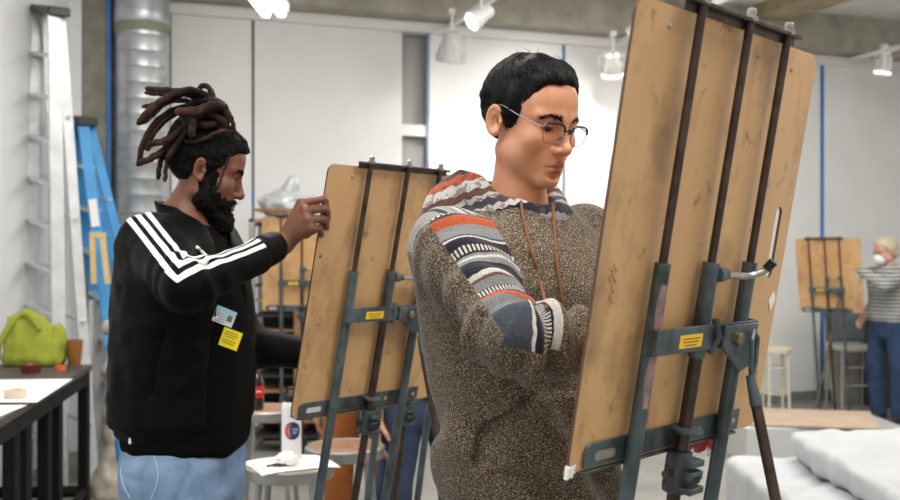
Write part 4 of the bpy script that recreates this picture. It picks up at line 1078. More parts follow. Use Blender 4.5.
# --- hooded sweatshirt
S_, E_, C_ = sk2['shR'], sk2['elR'], sk2['elR']+(sk2['wrR']-sk2['elR'])*.93
SL, EL, CL = sk2['shL'], sk2['elL'], sk2['elL']+(sk2['wrL']-sk2['elL'])*.93
REFU, REFF = (.52, -.5, .62), (-.05, -.62, .78)
LOFT2 = ([.84, .88, .94, 1.05, 1.2, 1.34, 1.44, 1.51, 1.56, 1.60], [.135, .142, .155, .155, .153, .155, .145, .118, .085, .06], [.158, .162, .172, .176, .186, .202, .215, .195, .145, .10], [0, 0, 0, 0, 0, 0, 0, 0, .005, .01], [.03, .03, .03, .028, .018, .006, 0, 0, 0, 0])
def hood_sdf(q):
    """hood lying on the back and rolled round the neck, trunk space (x forward, y left)"""
    z0 = 1.602-.45*q[:, 0]
    rx = q[:, 0]+.012; rho = np.sqrt((rx/.078)**2+(q[:, 1]/.082)**2)
    roll = np.sqrt(((rho-1)*.08)**2+((q[:, 2]-z0)/1.25)**2)-.0265-.008*np.clip(-rx/.07, -1, 1)
    bag = ell(q, (-.115, 0, 1.575), (.085, .138, .090))
    d = smin(roll, bag, .03)
    inner = ell(q, (-.07, 0, 1.66), (.075, .085, .07)); d = smax(d, -inner, .02)
    # front V where the roll comes down to the drawstrings
    return d
def sweat(P, detail=True):
    q = to_l(P, *T2)
    d = loft(q, *LOFT2)
    arm = smin(rcone(P, S_, E_, .073, .060), rcone(P, E_, C_, .059, .053), .03)
    s, a, _ = arm_param(P, (S_, E_, C_), (REFU, REFF))
    arm2 = smin(rcone(P, SL, EL, .078, .064), rcone(P, EL, CL, .062, .046), .03)
    if detail:
        w = np.exp(-((s-.30)/.11)**2); arm = arm+(-.010*np.sin(s*2*np.pi/.052+1.6*np.cos(a+.5))*w).astype(np.float32)
        arm = arm-(.006*np.sin(s*2*np.pi/.075+2.2*np.sin(a))*np.exp(-((s-.13)/.08)**2)).astype(np.float32)
        arm = arm-.004*vnoise(P, 22, 3)
        # lower edge of the dropped shoulder yoke standing proud
        arm = arm-(.007*np.exp(-((s-.018)/.014)**2)).astype(np.float32)
    cuff = np.exp(-((s-.525)/.03)**2)
    d = smin(d, arm, .035); d = smin(d, arm2, .035)
    d = smin(d, bounded(P, to_w((-.02, 0, 1.57), *T2), .21, lambda Qp: hood_sdf(to_l(Qp, *T2))), .018)
    if detail:
        ph = q[:, 2]*.6+q[:, 0]*.8
        d = d-(.009*vnoise(P*V3(1, 1, .45), 9, 1)+.006*vnoise(P*V3(1, 1, .5), 19, 2)).astype(np.float32)
        # drag folds down the side of the trunk
        g = np.exp(-((q[:, 2]-1.12)/.2)**2)
        d = d-(.009*np.sin((q[:, 1]*1.0+q[:, 2]*.55)*2*np.pi/.11+2*vnoise(P, 4, 7))*g).astype(np.float32)
        # pouch pocket edge
        u = q[:, 1]-(-.130+.3*(q[:, 2]-1.217)); pk = np.abs(u)-.0045
        pz = np.clip(np.minimum(q[:, 2]-1.12, 1.262-q[:, 2])/.01, 0, 1)*np.clip((q[:, 0]-.02)/.02, 0, 1)
        d = d+(.016*np.clip(1-np.maximum(pk, 0)/.006, 0, 1)*pz).astype(np.float32)
        inp = np.clip((u+.0)/.01, 0, 1)*pz; d = d-(.008*inp*np.clip((.26-u)/.02, 0, 1)).astype(np.float32)
        # hem seam
        d = d+(.004*np.exp(-((q[:, 2]-.915)/.005)**2)).astype(np.float32)
    # neck opening
    nk = rcone(P, (.131, 1.895, 1.55), (.136, 1.875, 1.74), .062, .075); d = smax(d, -nk, .01)
    return d.astype(np.float32)
V, Q = polygonize(sweat, (-.25, 1.45, .80), (.62, 2.32, 1.72), .0042, slack=1.5)
q = to_l(V, *T2)
s, a, dist = arm_param(V, (S_, E_, C_), (REFU, REFF))
armd = smin(rcone(V.astype(np.float32), S_, E_, .073, .060), rcone(V.astype(np.float32), E_, C_, .059, .053), .03)
lof = loft(q.astype(np.float32), *LOFT2)
hd = hood_sdf(q.astype(np.float32))
wh = np.minimum(np.minimum(armd, lof)+.004-hd, q[:, 2]-1.44)
wa = np.minimum(lof+.006-armd, s)
wy = np.minimum(np.minimum(-.128-q[:, 1]+.10*(q[:, 2]-1.5), q[:, 2]-1.505), .030-q[:, 0])
wp = np.minimum((1.12-np.abs(a))*.06, .312-s)
hc_ = (q[:, 2]-1.50)+.10*np.abs(q[:, 1])-.25*q[:, 0]
ha_ = np.arctan2(q[:, 1], q[:, 0])*.11
yc_ = -.02-.75*(q[:, 1]+.215); ac_ = a*.062

mw = bpy.data.materials.new('marled_knit'); N, L, P = nodes_of(mw)
P.inputs['Roughness'].default_value = .95; P.inputs['Specular IOR Level'].default_value = .15; P.inputs['Sheen Weight'].default_value = .15
tc = N.new('ShaderNodeTexCoord')
def noise(sc, det=2.0, st=(1, 1, 1)):
    mp = N.new('ShaderNodeMapping'); mp.inputs['Scale'].default_value = st; L.new(tc.outputs['Object'], mp.inputs['Vector'])
    n = N.new('ShaderNodeTexNoise'); n.inputs['Scale'].default_value = sc; n.inputs['Detail'].default_value = det; L.new(mp.outputs['Vector'], n.inputs['Vector']); return n.outputs['Fac']
def attr(n):
    x = N.new('ShaderNodeAttribute'); x.attribute_name = n; return x.outputs['Fac']
def mth(op, a_, b_=None, c_=None):
    x = N.new('ShaderNodeMath'); x.operation = op
    for i, v_ in enumerate((a_, b_, c_)):
        if v_ is None: continue
        if isinstance(v_, (int, float)): x.inputs[i].default_value = v_
        else: L.new(v_, x.inputs[i])
    return x.outputs[0]
def mixc(f, c1_, c2_):
    x = N.new('ShaderNodeMixRGB')
    for k, v_ in (('Fac', f), ('Color1', c1_), ('Color2', c2_)):
        if isinstance(v_, (int, float, tuple)): x.inputs[k].default_value = v_
        else: L.new(v_, x.inputs[k])
    return x.outputs['Color']
r1 = ramp(N, [(.33, lin(24, 21, 19)), (.44, lin(60, 53, 45)), (.515, lin(92, 82, 68)), (.59, lin(126, 115, 98)), (.69, lin(176, 166, 149))]); L.new(noise(350, 2.5, (1, 1, 1.4)), r1.inputs['Fac'])
r2 = ramp(N, [(.54, (0, 0, 0, 1)), (.62, (.5, .5, .5, 1))]); L.new(noise(240, 1.0), r2.inputs['Fac'])
tweed = mixc(r2.outputs['Color'], r1.outputs['Color'], lin(98, 68, 48))
navy_c, white_c, grey_c, org_c, slate_c, brown_c = lin(30, 32, 42), lin(192, 188, 182), lin(126, 128, 130), lin(172, 84, 54), lin(70, 75, 85), lin(104, 74, 66)
w_ = lambda x: max(0., min(1., (x+.2)/1.2))
seq = [(-.2, grey_c), (-.165, white_c), (-.145, brown_c), (-.132, white_c), (-.112, slate_c), (-.10, white_c), (-.088, brown_c), (-.076, white_c), (-.062, grey_c), (-.048, slate_c), (-.040, navy_c), (.016, org_c), (.046, grey_c), (.082, slate_c), (.089, white_c), (.094, navy_c), (.15, grey_c), (.158, white_c), (.163, grey_c),
       (.178, navy_c), (.222, white_c), (.234, brown_c), (.246, grey_c), (.262, navy_c), (.295, org_c), (.315, grey_c), (.362, slate_c), (.374, white_c), (.38, navy_c), (.436, white_c), (.47, grey_c), (.478, navy_c)]
rp = ramp(N, [(w_(p_), c_) for p_, c_ in [(a_*.69, b_) for a_, b_ in seq]], 'CONSTANT')
hood_seq = [(0, navy_c), (.12, white_c), (.17, slate_c), (.23, white_c), (.27, brown_c), (.33, white_c), (.42, org_c), (.5, navy_c), (.56, white_c), (.62, lin(120, 70, 62)), (.68, white_c), (.74, navy_c), (.79, slate_c), (.86, org_c), (.92, grey_c)]
rh = ramp(N, hood_seq, 'CONSTANT')
wob = mth('MULTIPLY', mth('SUBTRACT', noise(40, 3), .5), .006)
HW = mth('GREATER_THAN', attr('wh'), 0.0); AW = mth('MULTIPLY', mth('GREATER_THAN', attr('wa'), 0.0), mth('SUBTRACT', 1.0, HW))
YW = mth('MULTIPLY', mth('GREATER_THAN', attr('wy'), 0.0), mth('SUBTRACT', mth('SUBTRACT', 1.0, HW), AW))
PW = mth('MULTIPLY', AW, mth('GREATER_THAN', attr('wp'), 0.0))
def pick(h_, a_, y_): return mth('ADD', mth('ADD', mth('MULTIPLY', HW, h_), mth('MULTIPLY', AW, a_)), mth('MULTIPLY', YW, y_))
A_ang = pick(attr('hang'), attr('aang'), attr('yang')); A_pat = mth('ADD', pick(mth('ADD', attr('hcoord'), .6), attr('sarm'), attr('ycoord')), wob)
MASK = mth('ADD', mth('ADD', HW, PW), YW)
zig = mth('MULTIPLY', mth('PINGPONG', A_ang, .012), .35)
L.new(mth('MULTIPLY', mth('ADD', A_pat, .2), 1/1.2), rp.inputs['Fac'])
hz = mth('ADD', A_pat, mth('MULTIPLY', zig, 1.2))
L.new(mth('FRACT', mth('MULTIPLY', mth('SUBTRACT', hz, .42), 1/.24)), rh.inputs['Fac'])
tooth = mth('GREATER_THAN', mth('PINGPONG', A_ang, .0036), .0017)
def band(lo_, hi_): return mth('MULTIPLY', mth('GREATER_THAN', A_pat, lo_), mth('LESS_THAN', A_pat, hi_))
bands = None
for lo_, hi_ in ((-.030, -.020), (-.013, .006), (.088, .101), (.185, .198), (.279, .299)):
    b_ = band(lo_, hi_); bands = b_ if bands is None else mth('ADD', bands, b_)
col = mixc(mth('MULTIPLY', bands, tooth), rp.outputs['Color'], white_c)
ht = mixc(mth('MULTIPLY', mth('GREATER_THAN', noise(70, 1), .55), .6), rh.outputs['Color'], lin(92, 66, 60))
is_h = HW
col = mixc(is_h, col, ht)
heather = ramp(N, [(.35, (.55, .55, .55, 1)), (.65, (1.15, 1.15, 1.15, 1))]); L.new(noise(420, 2), heather.inputs['Fac'])
mm = N.new('ShaderNodeMixRGB'); mm.blend_type = 'MULTIPLY'; mm.inputs['Fac'].default_value = .8; L.new(col, mm.inputs['Color1']); L.new(heather.outputs['Color'], mm.inputs['Color2'])
L.new(mixc(MASK, tweed, mm.outputs['Color']), P.inputs['Base Color'])
bp = N.new('ShaderNodeBump'); bp.inputs['Strength'].default_value = .35; bp.inputs['Distance'].default_value = .003; L.new(noise(420, 2), bp.inputs['Height']); L.new(bp.outputs['Normal'], P.inputs['Normal'])
SW = link_mesh('hooded_sweatshirt', V, Q, mw, P2, smooth=True, attrs={'wh': wh, 'wa': wa, 'wy': wy, 'wp': wp, 'hcoord': hc_, 'hang': ha_, 'ycoord': yc_, 'yang': q[:, 0], 'sarm': s, 'aang': ac_})

# drawstrings hanging over the chest
cord = mat('rust_cord', lin(140, 90, 50), lin(96, 62, 40), 300, .8, stretch=(1, 1, 1))
for pix in (((521, 201), (524, 222), (533, 255), (541, 285), (547, 309)), ((553, 204), (554, 225), (557, 262), (561, 290), (563, 304))):
    C = spline([onto(sweat, x, y, 1.4, 2.2, .0045) for x, y in pix], 7)
    mb = MB(); mb.tube(C, [.0028]*(len(C)-3)+[.0036]*3, 8); mb.build('drawstring', cord, P2)
# trousers and shoes under the sweatshirt
wais = ([.80, .86, .93, 1.0], [.12, .125, .125, .12], [.17, .175, .175, .16])
V, Q = polygonize(lambda P: legs_sdf(P, sk2, .098, .078, .072, wais)-.004*vnoise(P, 14, 3), (-.25, 1.55, .03), (.55, 2.35, 1.06), .009, newton=1)
link_mesh('trousers', V, Q, mat('dark_trousers', lin(44, 46, 54), lin(58, 60, 68), 30, .85), P2, smooth=True)
sh = mat('dark_shoe', lin(30, 30, 32), None, rough=.6)
for s in ('R', 'L'):
    an, toe = sk2['ankle'+s], sk2['toe'+s]; V, Q = polygonize(lambda P: smax(foot_sdf(P, an, toe, 1.06), P[:, 2]-.115, .01), np.minimum(an, toe)-.12*np.array([1, 1, 1]), np.maximum(an, toe)+.12, .006, newton=1); V[:, 2] = np.maximum(V[:, 2], .001)
    link_mesh('shoe', V, Q, sh, P2, smooth=True)

# --- hair: a cap with locks combed over it
def zline2(x, y):
    return np.interp(x, [-.13, -.085, -.045, -.030, -.018, -.005, .004, .022, .034, .052, .068, .080, .1], [-.055, -.056, -.046, -.028, .022, .022, -.022, -.012, .024, .060, .079, .088, .095])-np.clip(np.abs(y)-.045, 0, 1)*.0
def hair2(P):
    q = to_l(P, H2o, H2A); x, y, z = q.T
    d = ell(q, (-.015, 0, .0325), (.0955, .0765, .0855)); d = smin(d, ell(q, (.024, 0, .069), (.045, .056, .041)), .03)
    th = vnoise(q*V3(1, 1, 1), 38, 2)*.004+vnoise(q, 85, 5)*.0025
    d = d-th
    return smax(d, (zline2(x, y)+.004*vnoise(P, 70, 3)-z)*.8, .006).astype(np.float32)
V, Q = polygonize(hair2, H2o-.17, H2o+.17, .0035)
HR = link_mesh('hair', V, Q, M['hair'], P2, smooth=True)
qv = lambda P: to_l(P, H2o, H2A)
pp, nn = surf_samples(V, Q, 7000, lambda c: (qv(c)[:, 2] > zline2(qv(c)[:, 0], qv(c)[:, 1])+.004))
ql = qv(pp); crown = np.array([-.055, .01, .125]); dl = ql-crown; dl = dl/np.linalg.norm(dl, axis=1)[:, None]
dl += np.array([.35, -.15, 0])*np.clip((ql[:, 2:3]-.05)/.05, 0, 1)
ln = np.clip(.018+.026*np.clip((ql[:, 2]-.0)/.1, 0, 1), .012, .05)
strands('hair_locks', pp, dl@H2A, nn, ln, .00085, HR, M['hair'], lift=.10, jitter=.30, seg=5, collide=hair2, off=.0022, hug=.55, sink=.0005)
# a few loose hairs sticking up from the crown
pp, nn = surf_samples(V, Q, 40, lambda c: (qv(c)[:, 2] > .105), 9)
strands('loose_hairs', pp, np.tile(np.array([-.5, .1, .8])@H2A, (len(pp), 1)), nn, .030, .0004, HR, M['hair'], lift=.6, jitter=.6, seg=5)
for s in (1, -1):
    brow(P2, H2o, H2A, fn2, [(.085, s*.012, .0125), (.083, s*.024, .0175), (.076, s*.038, .0185), (.066, s*.049, .013)], M['hair'], 100, .009, .00055, 3+s, .0042)

# --- glasses
gm = mat('gunmetal', lin(120, 122, 126), None, rough=.3, metal=.8); gd = mat('navy_acetate', lin(24, 26, 44), None, rough=.25)
glass = mat('lens_glass', lin(250, 250, 250), None, rough=.0, trans=1.0); nodes_of(glass)[2].inputs['IOR'].default_value = 1.02
G2 = H2o; hw = lambda *p: to_w(p, H2o, H2A)
GX, GZ = .0985, -.0105
def lens_pt(s, t, k=1.0):
    c, sn = math.cos(t), math.sin(t); e = .62
    y = .0245*math.copysign(abs(c)**e, c)*k; z = .0185*math.copysign(abs(sn)**e, sn)*k
    if z < 0: y *= 1+.35*z/.0185*.5
    Y = s*.0345+y
    return hw(GX-1.8*(Y*Y)+z*.10, Y, GZ+z)
GL = []
ts = np.linspace(0, 2*math.pi, 49)[:-1]
mbR, mbT = MB(), MB()
gl0 = None
for s in (1, -1):
    mb = MB(); pts = [lens_pt(s, t) for t in ts]; mb.tube(pts+[pts[0]], .0009, 8, cap=False)
    o = mb.build('eyeglasses_rim' if gl0 is None else 'rim', gm, P2 if gl0 is None else gl0)
    if gl0 is None: gl0 = o; o.name = 'eyeglasses'
    mb = MB(); top = [lens_pt(s, t, 1.03) for t in np.linspace(.12, math.pi-.12, 26)]; mb.tube(top, [.0022]*26, 8); mb.build('brow_bar', gd, gl0)
    mb = MB(); cen = lens_pt(s, 0, 0.0); mb.add([cen]+[lens_pt(s, t, .97) for t in ts], [(0, 1+i, 1+(i+1) % 48) for i in range(48)]); mb.build('lens', glass, gl0)
    hinge = hw(GX-.010, s*.0635, GZ+.010); ear_ = hw(-.008, s*.0795, .020); tip = hw(-.028, s*.0775, -.004)
    mb = MB(); mb.tube([lens_pt(s, .35 if s > 0 else math.pi-.35, 1.05), hinge], .0019, 8); mb.tube(spline([hinge, (hinge+ear_)/2+H2A[1]*s*.002, ear_, tip], 8), .0012, 8); mb.build('temple', gm, gl0)
    mb = MB(); mb.tube(spline([lens_pt(s, math.pi+.25 if s > 0 else -.25), hw(.0925, s*.009, GZ-.004), hw(.0905, s*.0085, GZ-.008)], 4), .0008, 6); mb.lathe([(.003, -.001), (.0035, 0), (.003, .001)], hw(.0905, s*.0085, GZ-.008), 10, H2A[1]*s); mb.build('nose_pad', gm, gl0)
mb = MB(); mb.tube(spline([lens_pt(-1, .30, 1.0), hw(GX+.001, 0, GZ+.0075), lens_pt(1, math.pi-.30, 1.0)], 8), .0016, 8); mb.build('bridge', gd, gl0)
# charcoal held by the hidden drawing hand
_, fc, th = sk2['handR']; tipc = (fc[2][2]+th[2][1])/2

# ================================================================== the man with dreadlocks in the black track jacket
T1 = torso_frame((-.690, 2.60), 15)
H1o = np.array([-.634, 2.60, 1.722]); H1A = head_axes(-13, 17, 0)
sk1 = standing(T1, .93, .085, None)
sk1.update(head=(H1o, H1A, dict(nose=1.15, lips=1.2, slit=.0028)), neck=((-.690, 2.60, 1.585), (-.656, 2.60, 1.665), .055),
           trunk=([.86, 1.0, 1.15, 1.3, 1.42, 1.5, 1.56, 1.585], [.105, .105, .10, .115, .11, .095, .07, .05], [.15, .15, .145, .16, .165, .155, .12, .08]))
sk1['shR'] = np.array([-.738, 2.46, 1.530]); sk1['elR'] = np.array([-.586, 2.23, 1.430]); sk1['wrR'] = np.array([-.408, 2.425, 1.525])
sk1['shL'] = np.array([-.655, 2.765, 1.53]); sk1['elL'] = np.array([-.585, 2.80, 1.245]); sk1['wrL'] = np.array([-.40, 2.82, 1.225])
sk1['handL'] = hand_parts(sk1['wrL'], (.9, -.35, .12), (-.3, .55, .75), -1, (28, 45, 25), (.75, .3, -.4))
# right hand closed round the near edge of the board: every finger is led over the edge of the board by hand
def plane_hit(px, py, off):
    u, v, n, nb = LF; d = np.array([(px-450)/F, 1, (255-py)/F]); t = (LQ(0, 0, off)-np.array([0, 0, EYE]))@n/(d@n); return np.array([0, 0, EYE])+t*d
u1_, v1_, n1_, _ = LF
Wr = sk1['wrR']; pc, fc = [], []
MC = [(301.5, 203, 2.425), (305, 210.5, 2.408), (307.5, 219.5, 2.400), (310, 228, 2.402)]
PIP = [(322.5, 199, .016), (324, 208.5, .017), (323, 219, .017), (318.5, 228, .016)]
DR = [(-.10, .0), (-.16, 0), (-.2, 0), (-.3, 0)]; SZ = [(.022, .016), (.024, .017), (.023, .017), (.018, .015)]; RD = (.0096, .0098, .0094, .0084)
for i in range(4):
    m = at(*MC[i]); p1 = plane_hit(*PIP[i]); r = RD[i]
    dd = unit(u1_*.75-v1_*.35-n1_*.45); p2 = p1+dd*SZ[i][0]; p2 = p2-n1_*min(0, (p2-LQ(0, 0, .0095))@n1_); dd2 = unit(u1_*.35-v1_*.75-n1_*.05); p3 = p2+dd2*SZ[i][1]
    p3 = p3-n1_*min(0, (p3-LQ(0, 0, .0085))@n1_)
    pc.append((Wr+(m-Wr)*.08+np.array([0, .004*i, -.0]), m, .0175, .0128)); fc += [(i, m, p1, r*1.08, r*.98), (i, p1, p2, r*.96, r*.88), (i, p2, p3, r*.87, r*.76)]
tb = plane_hit(318, 212, -.03)
th = [(Wr+np.array([.02, .015, .02]), at(296, 214, 2.47), .019, .0145), (at(296, 214, 2.47), LQ(-.02, .48, -.026), .0135, .011), (LQ(-.02, .48, -.026), LQ(.014, .50, -.0175), .011, .009)]
sk1['handR'] = (pc, fc, th)
V, Q, fn1 = body_surface(sk1, .0026, lo=(-1.05, 2.05, -.01), hi=(-.2, 3.05, 1.88))
SK1 = skin('skin_dark', lin(126, 78, 55), lin(102, 62, 44), lin(140, 82, 72), .5)
P1 = link_mesh('person', V, Q, SK1, origin=(-.70, 2.6, 0), smooth=True, attrs={'lip': lip_mask(to_l(V, H1o, H1A), 1.2)})
tag(P1, 'bearded person with tied-up dreadlocks and black track jacket gripping a drawing board', 'person')
eyeballs(P1, H1o, H1A, M['iris'], 20); lashes(P1, H1o, H1A, .0028, M['curl'])
V1b, Q1b = V, Q

# --- track jacket, open over a black shirt
S1_, E1_, C1_ = sk1['shR'], sk1['elR'], sk1['elR']+(sk1['wrR']-sk1['elR'])*.90
SL1, EL1, CL1 = sk1['shL'], sk1['elL'], sk1['elL']+(sk1['wrL']-sk1['elL'])*.86
RU1 = RF1 = tuple(unit(np.cross(E1_-S1_, C1_-E1_)))
LOFT1 = ([1.03, 1.05, 1.085, 1.2, 1.34, 1.45, 1.53, 1.567, 1.592, 1.615], [.146, .152, .166, .168, .165, .155, .130, .105, .082, .06], [.180, .188, .205, .21, .215, .215, .200, .150, .105, .07], [0, 0, 0, 0, 0, 0, -.005, -.005, .0, .01])
def open_w(z): return np.interp(z, [1.0, 1.1, 1.3, 1.45, 1.55, 1.62, 1.7], [.085, .088, .08, .055, .045, .055, .065])
def open_c(z): return np.interp(z, [1.0, 1.3, 1.45, 1.6], [-.045, -.045, -.03, -.01])
def jacket(P):
    q = to_l(P, *T1)
    d = loft(q, *LOFT1)
    s, a, _ = arm_param(P, (S1_, E1_, C1_), (RU1, RF1))
    arm = smin(rcone(P, S1_, E1_, .078, .057), rcone(P, E1_, C1_, .052, .043), .03)
    w = np.exp(-((s-.29)/.09)**2); arm = arm+(-.006*np.sin(s*2*np.pi/.06+1.2*np.cos(a))*w).astype(np.float32)
    arm = arm-.003*vnoise(P, 15, 3)
    cuffz = np.clip((s-.515)/.004, 0, 1); arm = arm+(.004*np.exp(-((s-.512)/.005)**2)).astype(np.float32)
    arm2 = smin(rcone(P, SL1, EL1, .072, .063), rcone(P, EL1, CL1, .062, .048), .03)
    d = smin(d, arm, .04); d = smin(d, arm2, .03)
    d = d-(.008*vnoise(P*V3(1, 1, .5), 7, 4)+.005*vnoise(P*V3(1, 1, .6), 15, 5)+.0025*vnoise(P, 34, 6)).astype(np.float32)
    # gathered waistband
    d = d+(.006*np.exp(-((q[:, 2]-1.062)/.006)**2)).astype(np.float32)
    # neck hole, then the stand collar, folded out a little at the nape
    d = smax(d, -rcone(P, to_w((.004, 0, 1.565), *T1), to_w((.04, 0, 1.75), *T1), .062, .085), .008)
    d = smax(d, -rcone(P, to_w((.075, 0, 1.500), *T1), to_w((.066, 0, 1.64), *T1), .044, .072), .008)
    cz = q[:, 2]-(1.578-.80*np.maximum(q[:, 0]-.02, 0)-.25*np.minimum(q[:, 0]-.02, 0)); rx = q[:, 0]-.016-.10*np.clip(cz, 0, 1)
    rr_ = .072+.35*np.clip(cz-.012, 0, .1)*np.clip(-q[:, 0]/.08+.35, 0, 1)
    rho = (np.sqrt((rx/(rr_*1.08))**2+(q[:, 1]/rr_)**2)-1)*rr_
    col = np.maximum(np.abs(rho)-.0055, np.maximum(-.035-cz, cz-.040)).astype(np.float32)
    d = smin(d, col-.002, .010)
    # open front
    yc = q[:, 1]-open_c(q[:, 2]).astype(np.float32); cut = np.maximum(np.abs(yc)-open_w(q[:, 2]).astype(np.float32), .03-q[:, 0]); d = smax(d, -cut, .006)
    # slanting side pocket
    u = (q[:, 0]*.8-q[:, 1]*.6)-(.160+.20*(q[:, 2]-1.24)); pk = np.exp(-(u/.004)**2)*np.clip(np.minimum(q[:, 2]-1.155, 1.325-q[:, 2])/.01, 0, 1)*np.clip((-q[:, 1]-.05)/.02, 0, 1)
    d = d+(.008*pk).astype(np.float32)
    return d.astype(np.float32)
V, Q = polygonize(jacket, (-1.05, 2.05, .97), (-.22, 3.05, 1.76), .0045, slack=1.6)
s, a, dist = arm_param(V, (S1_, E1_, C1_), (RU1, RF1)); q = to_l(V, *T1)
armd = smin(rcone(V.astype(np.float32), S1_, E1_, .078, .057), rcone(V.astype(np.float32), E1_, C1_, .052, .043), .03)
lof = loft(q.astype(np.float32), *LOFT1)
# across-the-stripes coordinate: round the sleeve, running on over the shoulder to the collar
rr_ = np.interp(s, [0, .28, .55], [.076, .056, .046])
sl_c = (a-.2)*rr_
sh = np.clip((.02-s)/.05, 0, 1); ncen = np.array([-.685, 2.50]); 
mj = bpy.data.materials.new('black_jersey'); N, L, P = nodes_of(mj)
P.inputs['Roughness'].default_value = .6; P.inputs['Specular IOR Level'].default_value = .10
c_ = attr('across'); along = attr('along')
st = None
for k0 in (-.0235, 0.0, .0235):
    b_ = mth('LESS_THAN', mth('ABSOLUTE', mth('SUBTRACT', c_, k0)), .0066); st = b_ if st is None else mth('ADD', st, b_)
st = mth('MULTIPLY', mth('MULTIPLY', st, mth('GREATER_THAN', attr('onarm'), 0.0)), mth('LESS_THAN', along, .503))
tc = N.new('ShaderNodeTexCoord')
nz = ramp(N, [(.35, lin(6, 6, 7)), (.65, lin(10, 10, 11))]); L.new(noise(160, 3), nz.inputs['Fac'])
L.new(mixc(st, nz.outputs['Color'], lin(228, 228, 226)), P.inputs['Base Color'])
bp = N.new('ShaderNodeBump'); bp.inputs['Strength'].default_value = .15; bp.inputs['Distance'].default_value = .002; L.new(noise(500, 2), bp.inputs['Height']); L.new(bp.outputs['Normal'], P.inputs['Normal'])
onarm = np.maximum(np.minimum(np.minimum(lof+.012-armd, s+.02), (.75-np.abs(a-.2))*.06), np.minimum(np.minimum(.03-s, q[:, 2]-1.50), .09+s))
JK = link_mesh('track_jacket', V, Q, mj, P1, smooth=True, attrs={'across': sl_c, 'along': s, 'onarm': onarm})

# shirt under the jacket
LOFTS = ([.982, 1.005, 1.1, 1.2, 1.34, 1.45, 1.53, 1.585, 1.61], [.142, .150, .158, .160, .157, .145, .118, .09, .07], [.165, .175, .18, .19, .195, .19, .17, .125, .09], [0, .004, .006, .006, .004, 0, -.005, -.005, 0])
def shirt(P):
    q = to_l(P, *T1); d = loft(q, *LOFTS)-(.007*vnoise(P*V3(1, 1, .4), 10, 9)+.004*vnoise(P*V3(1, 1, .5), 22, 8)).astype(np.float32)
    return smax(d, -rcone(P, (-.680, 2.60, 1.56), (-.640, 2.60, 1.75), .062, .085), .008).astype(np.float32)
V, Q = polygonize(shirt, (-1.0, 2.25, .93), (-.40, 2.95, 1.66), .006, slack=1.5)
link_mesh('shirt', V, Q, mat('black_cotton', lin(10, 10, 11), lin(16, 16, 17), 120, .95, spec=.08), P1, smooth=True)

# stickers on the shirt
def patch(c, ang, w, h, name, m, off=.0016, parent=None, du=0.0, dv=0.0, f=shirt):
    """a thin sheet pressed on the cloth; c is the centre pixel of the whole sticker"""
    ca, sa = math.cos(ang), math.sin(ang); G = []; sc = 1/(2.45/F)
    for i in range(9):
        row = []
        for j in range(9):
            x = (du+(i/8-.5)*w); y = (dv+(j/8-.5)*h)
            row.append(onto(f, c[0]+(x*ca+y*sa)*sc, c[1]-(y*ca-x*sa)*sc, 2.1, 2.9, off))
        G.append(row)
    mb = MB(); mb.grid(G); return mb.build(name, m, parent or P1)
badge = lambda P: np.minimum(shirt(P), jacket(P)).astype(np.float32)
lb = mat('pale_blue_print', lin(150, 200, 216), None, rough=.45); wb = mat('badge_white', lin(222, 230, 232), None, rough=.45); gk = mat('grey_print', lin(92, 102, 112), None, rough=.5)
ID = ((224.5, 316.5), R(22)); YL = ((230.5, 339), R(20))
b1 = patch(*ID, .052, .040, 'id_sticker', wb, f=badge)
patch(*ID, .052, .013, 'printed_band', lb, .0024, b1, 0, .0132, badge); patch(*ID, .013, .015, 'photo', gk, .0026, b1, .014, -.001, badge)
for dv in (.003, -.003, -.009, -.015): patch(*ID, .026, .0016, 'text_line', gk, .0026, b1, -.008, dv, badge)
b2 = patch(*YL, .048, .046, 'yellow_sticker', mat('yellow_sticker', lin(240, 222, 30), None, rough=.5), f=badge)
for dv, w_2 in ((.015, .03), (.009, .036), (.003, .026), (-.006, .036), (-.012, .03)): patch(*YL, w_2, .0018, 'text_line', mat('olive_print', lin(120, 108, 20), None, rough=.5), .0026, b2, -.002, dv, badge)
# white cord end at the collar, zip, waistband tab
mb = MB(); C = spline([onto(badge, x, y, 2.2, 2.9, .006) for x, y in ((197, 247), (202, 252), (207, 258), (204, 264), (199, 262))], 5); mb.tube(C, .0045, 8); mb.build('cord', M['white'], P1)
mb = MB(); mb.box(onto(jacket, 130, 441, 2.2, 2.9, .001), (.006, .004, .014)); mb.build('hem_tag', M['white'], P1, smooth=False, sharp=None)

# jeans, shoes
wais1 = ([.84, .9, .97, 1.02, 1.045], [.125, .14, .142, .138, .135], [.168, .178, .178, .174, .17])
def jean(P):
    d = legs_sdf(P, sk1, .100, .082, .078, wais1); q = to_l(P, *T1)
    d = d-(.007*vnoise(P*V3(1, 1, .9), 13, 3)+.006*np.abs(vnoise(P*V3(1, 1, 2.), 11, 5))).astype(np.float32)
    u = (q[:, 0]*.5-q[:, 1]*.0)-(.055-.35*(1.01-q[:, 2])*.5); pk = np.exp(-(u/.003)**2)*np.clip((q[:, 2]-.86)/.01, 0, 1)*np.clip(-q[:, 1]/.03-.5, 0, 1)
    return (d+.004*pk+.003*np.exp(-((q[:, 2]-1.0)/.003)**2)).astype(np.float32)
V, Q = polygonize(jean, (-1.05, 2.2, .05), (-.35, 3.0, 1.1), .0055, newton=2)
dn = mat('washed_denim', lin(96, 124, 158), lin(138, 162, 188), 9, .9, bump=.12, bscale=260)
smudge(dn, lin(76, 100, 134), 16, .5, .7, (1, 1, .4), .6)
JN = link_mesh('jeans', V, Q, dn, P1, smooth=True)
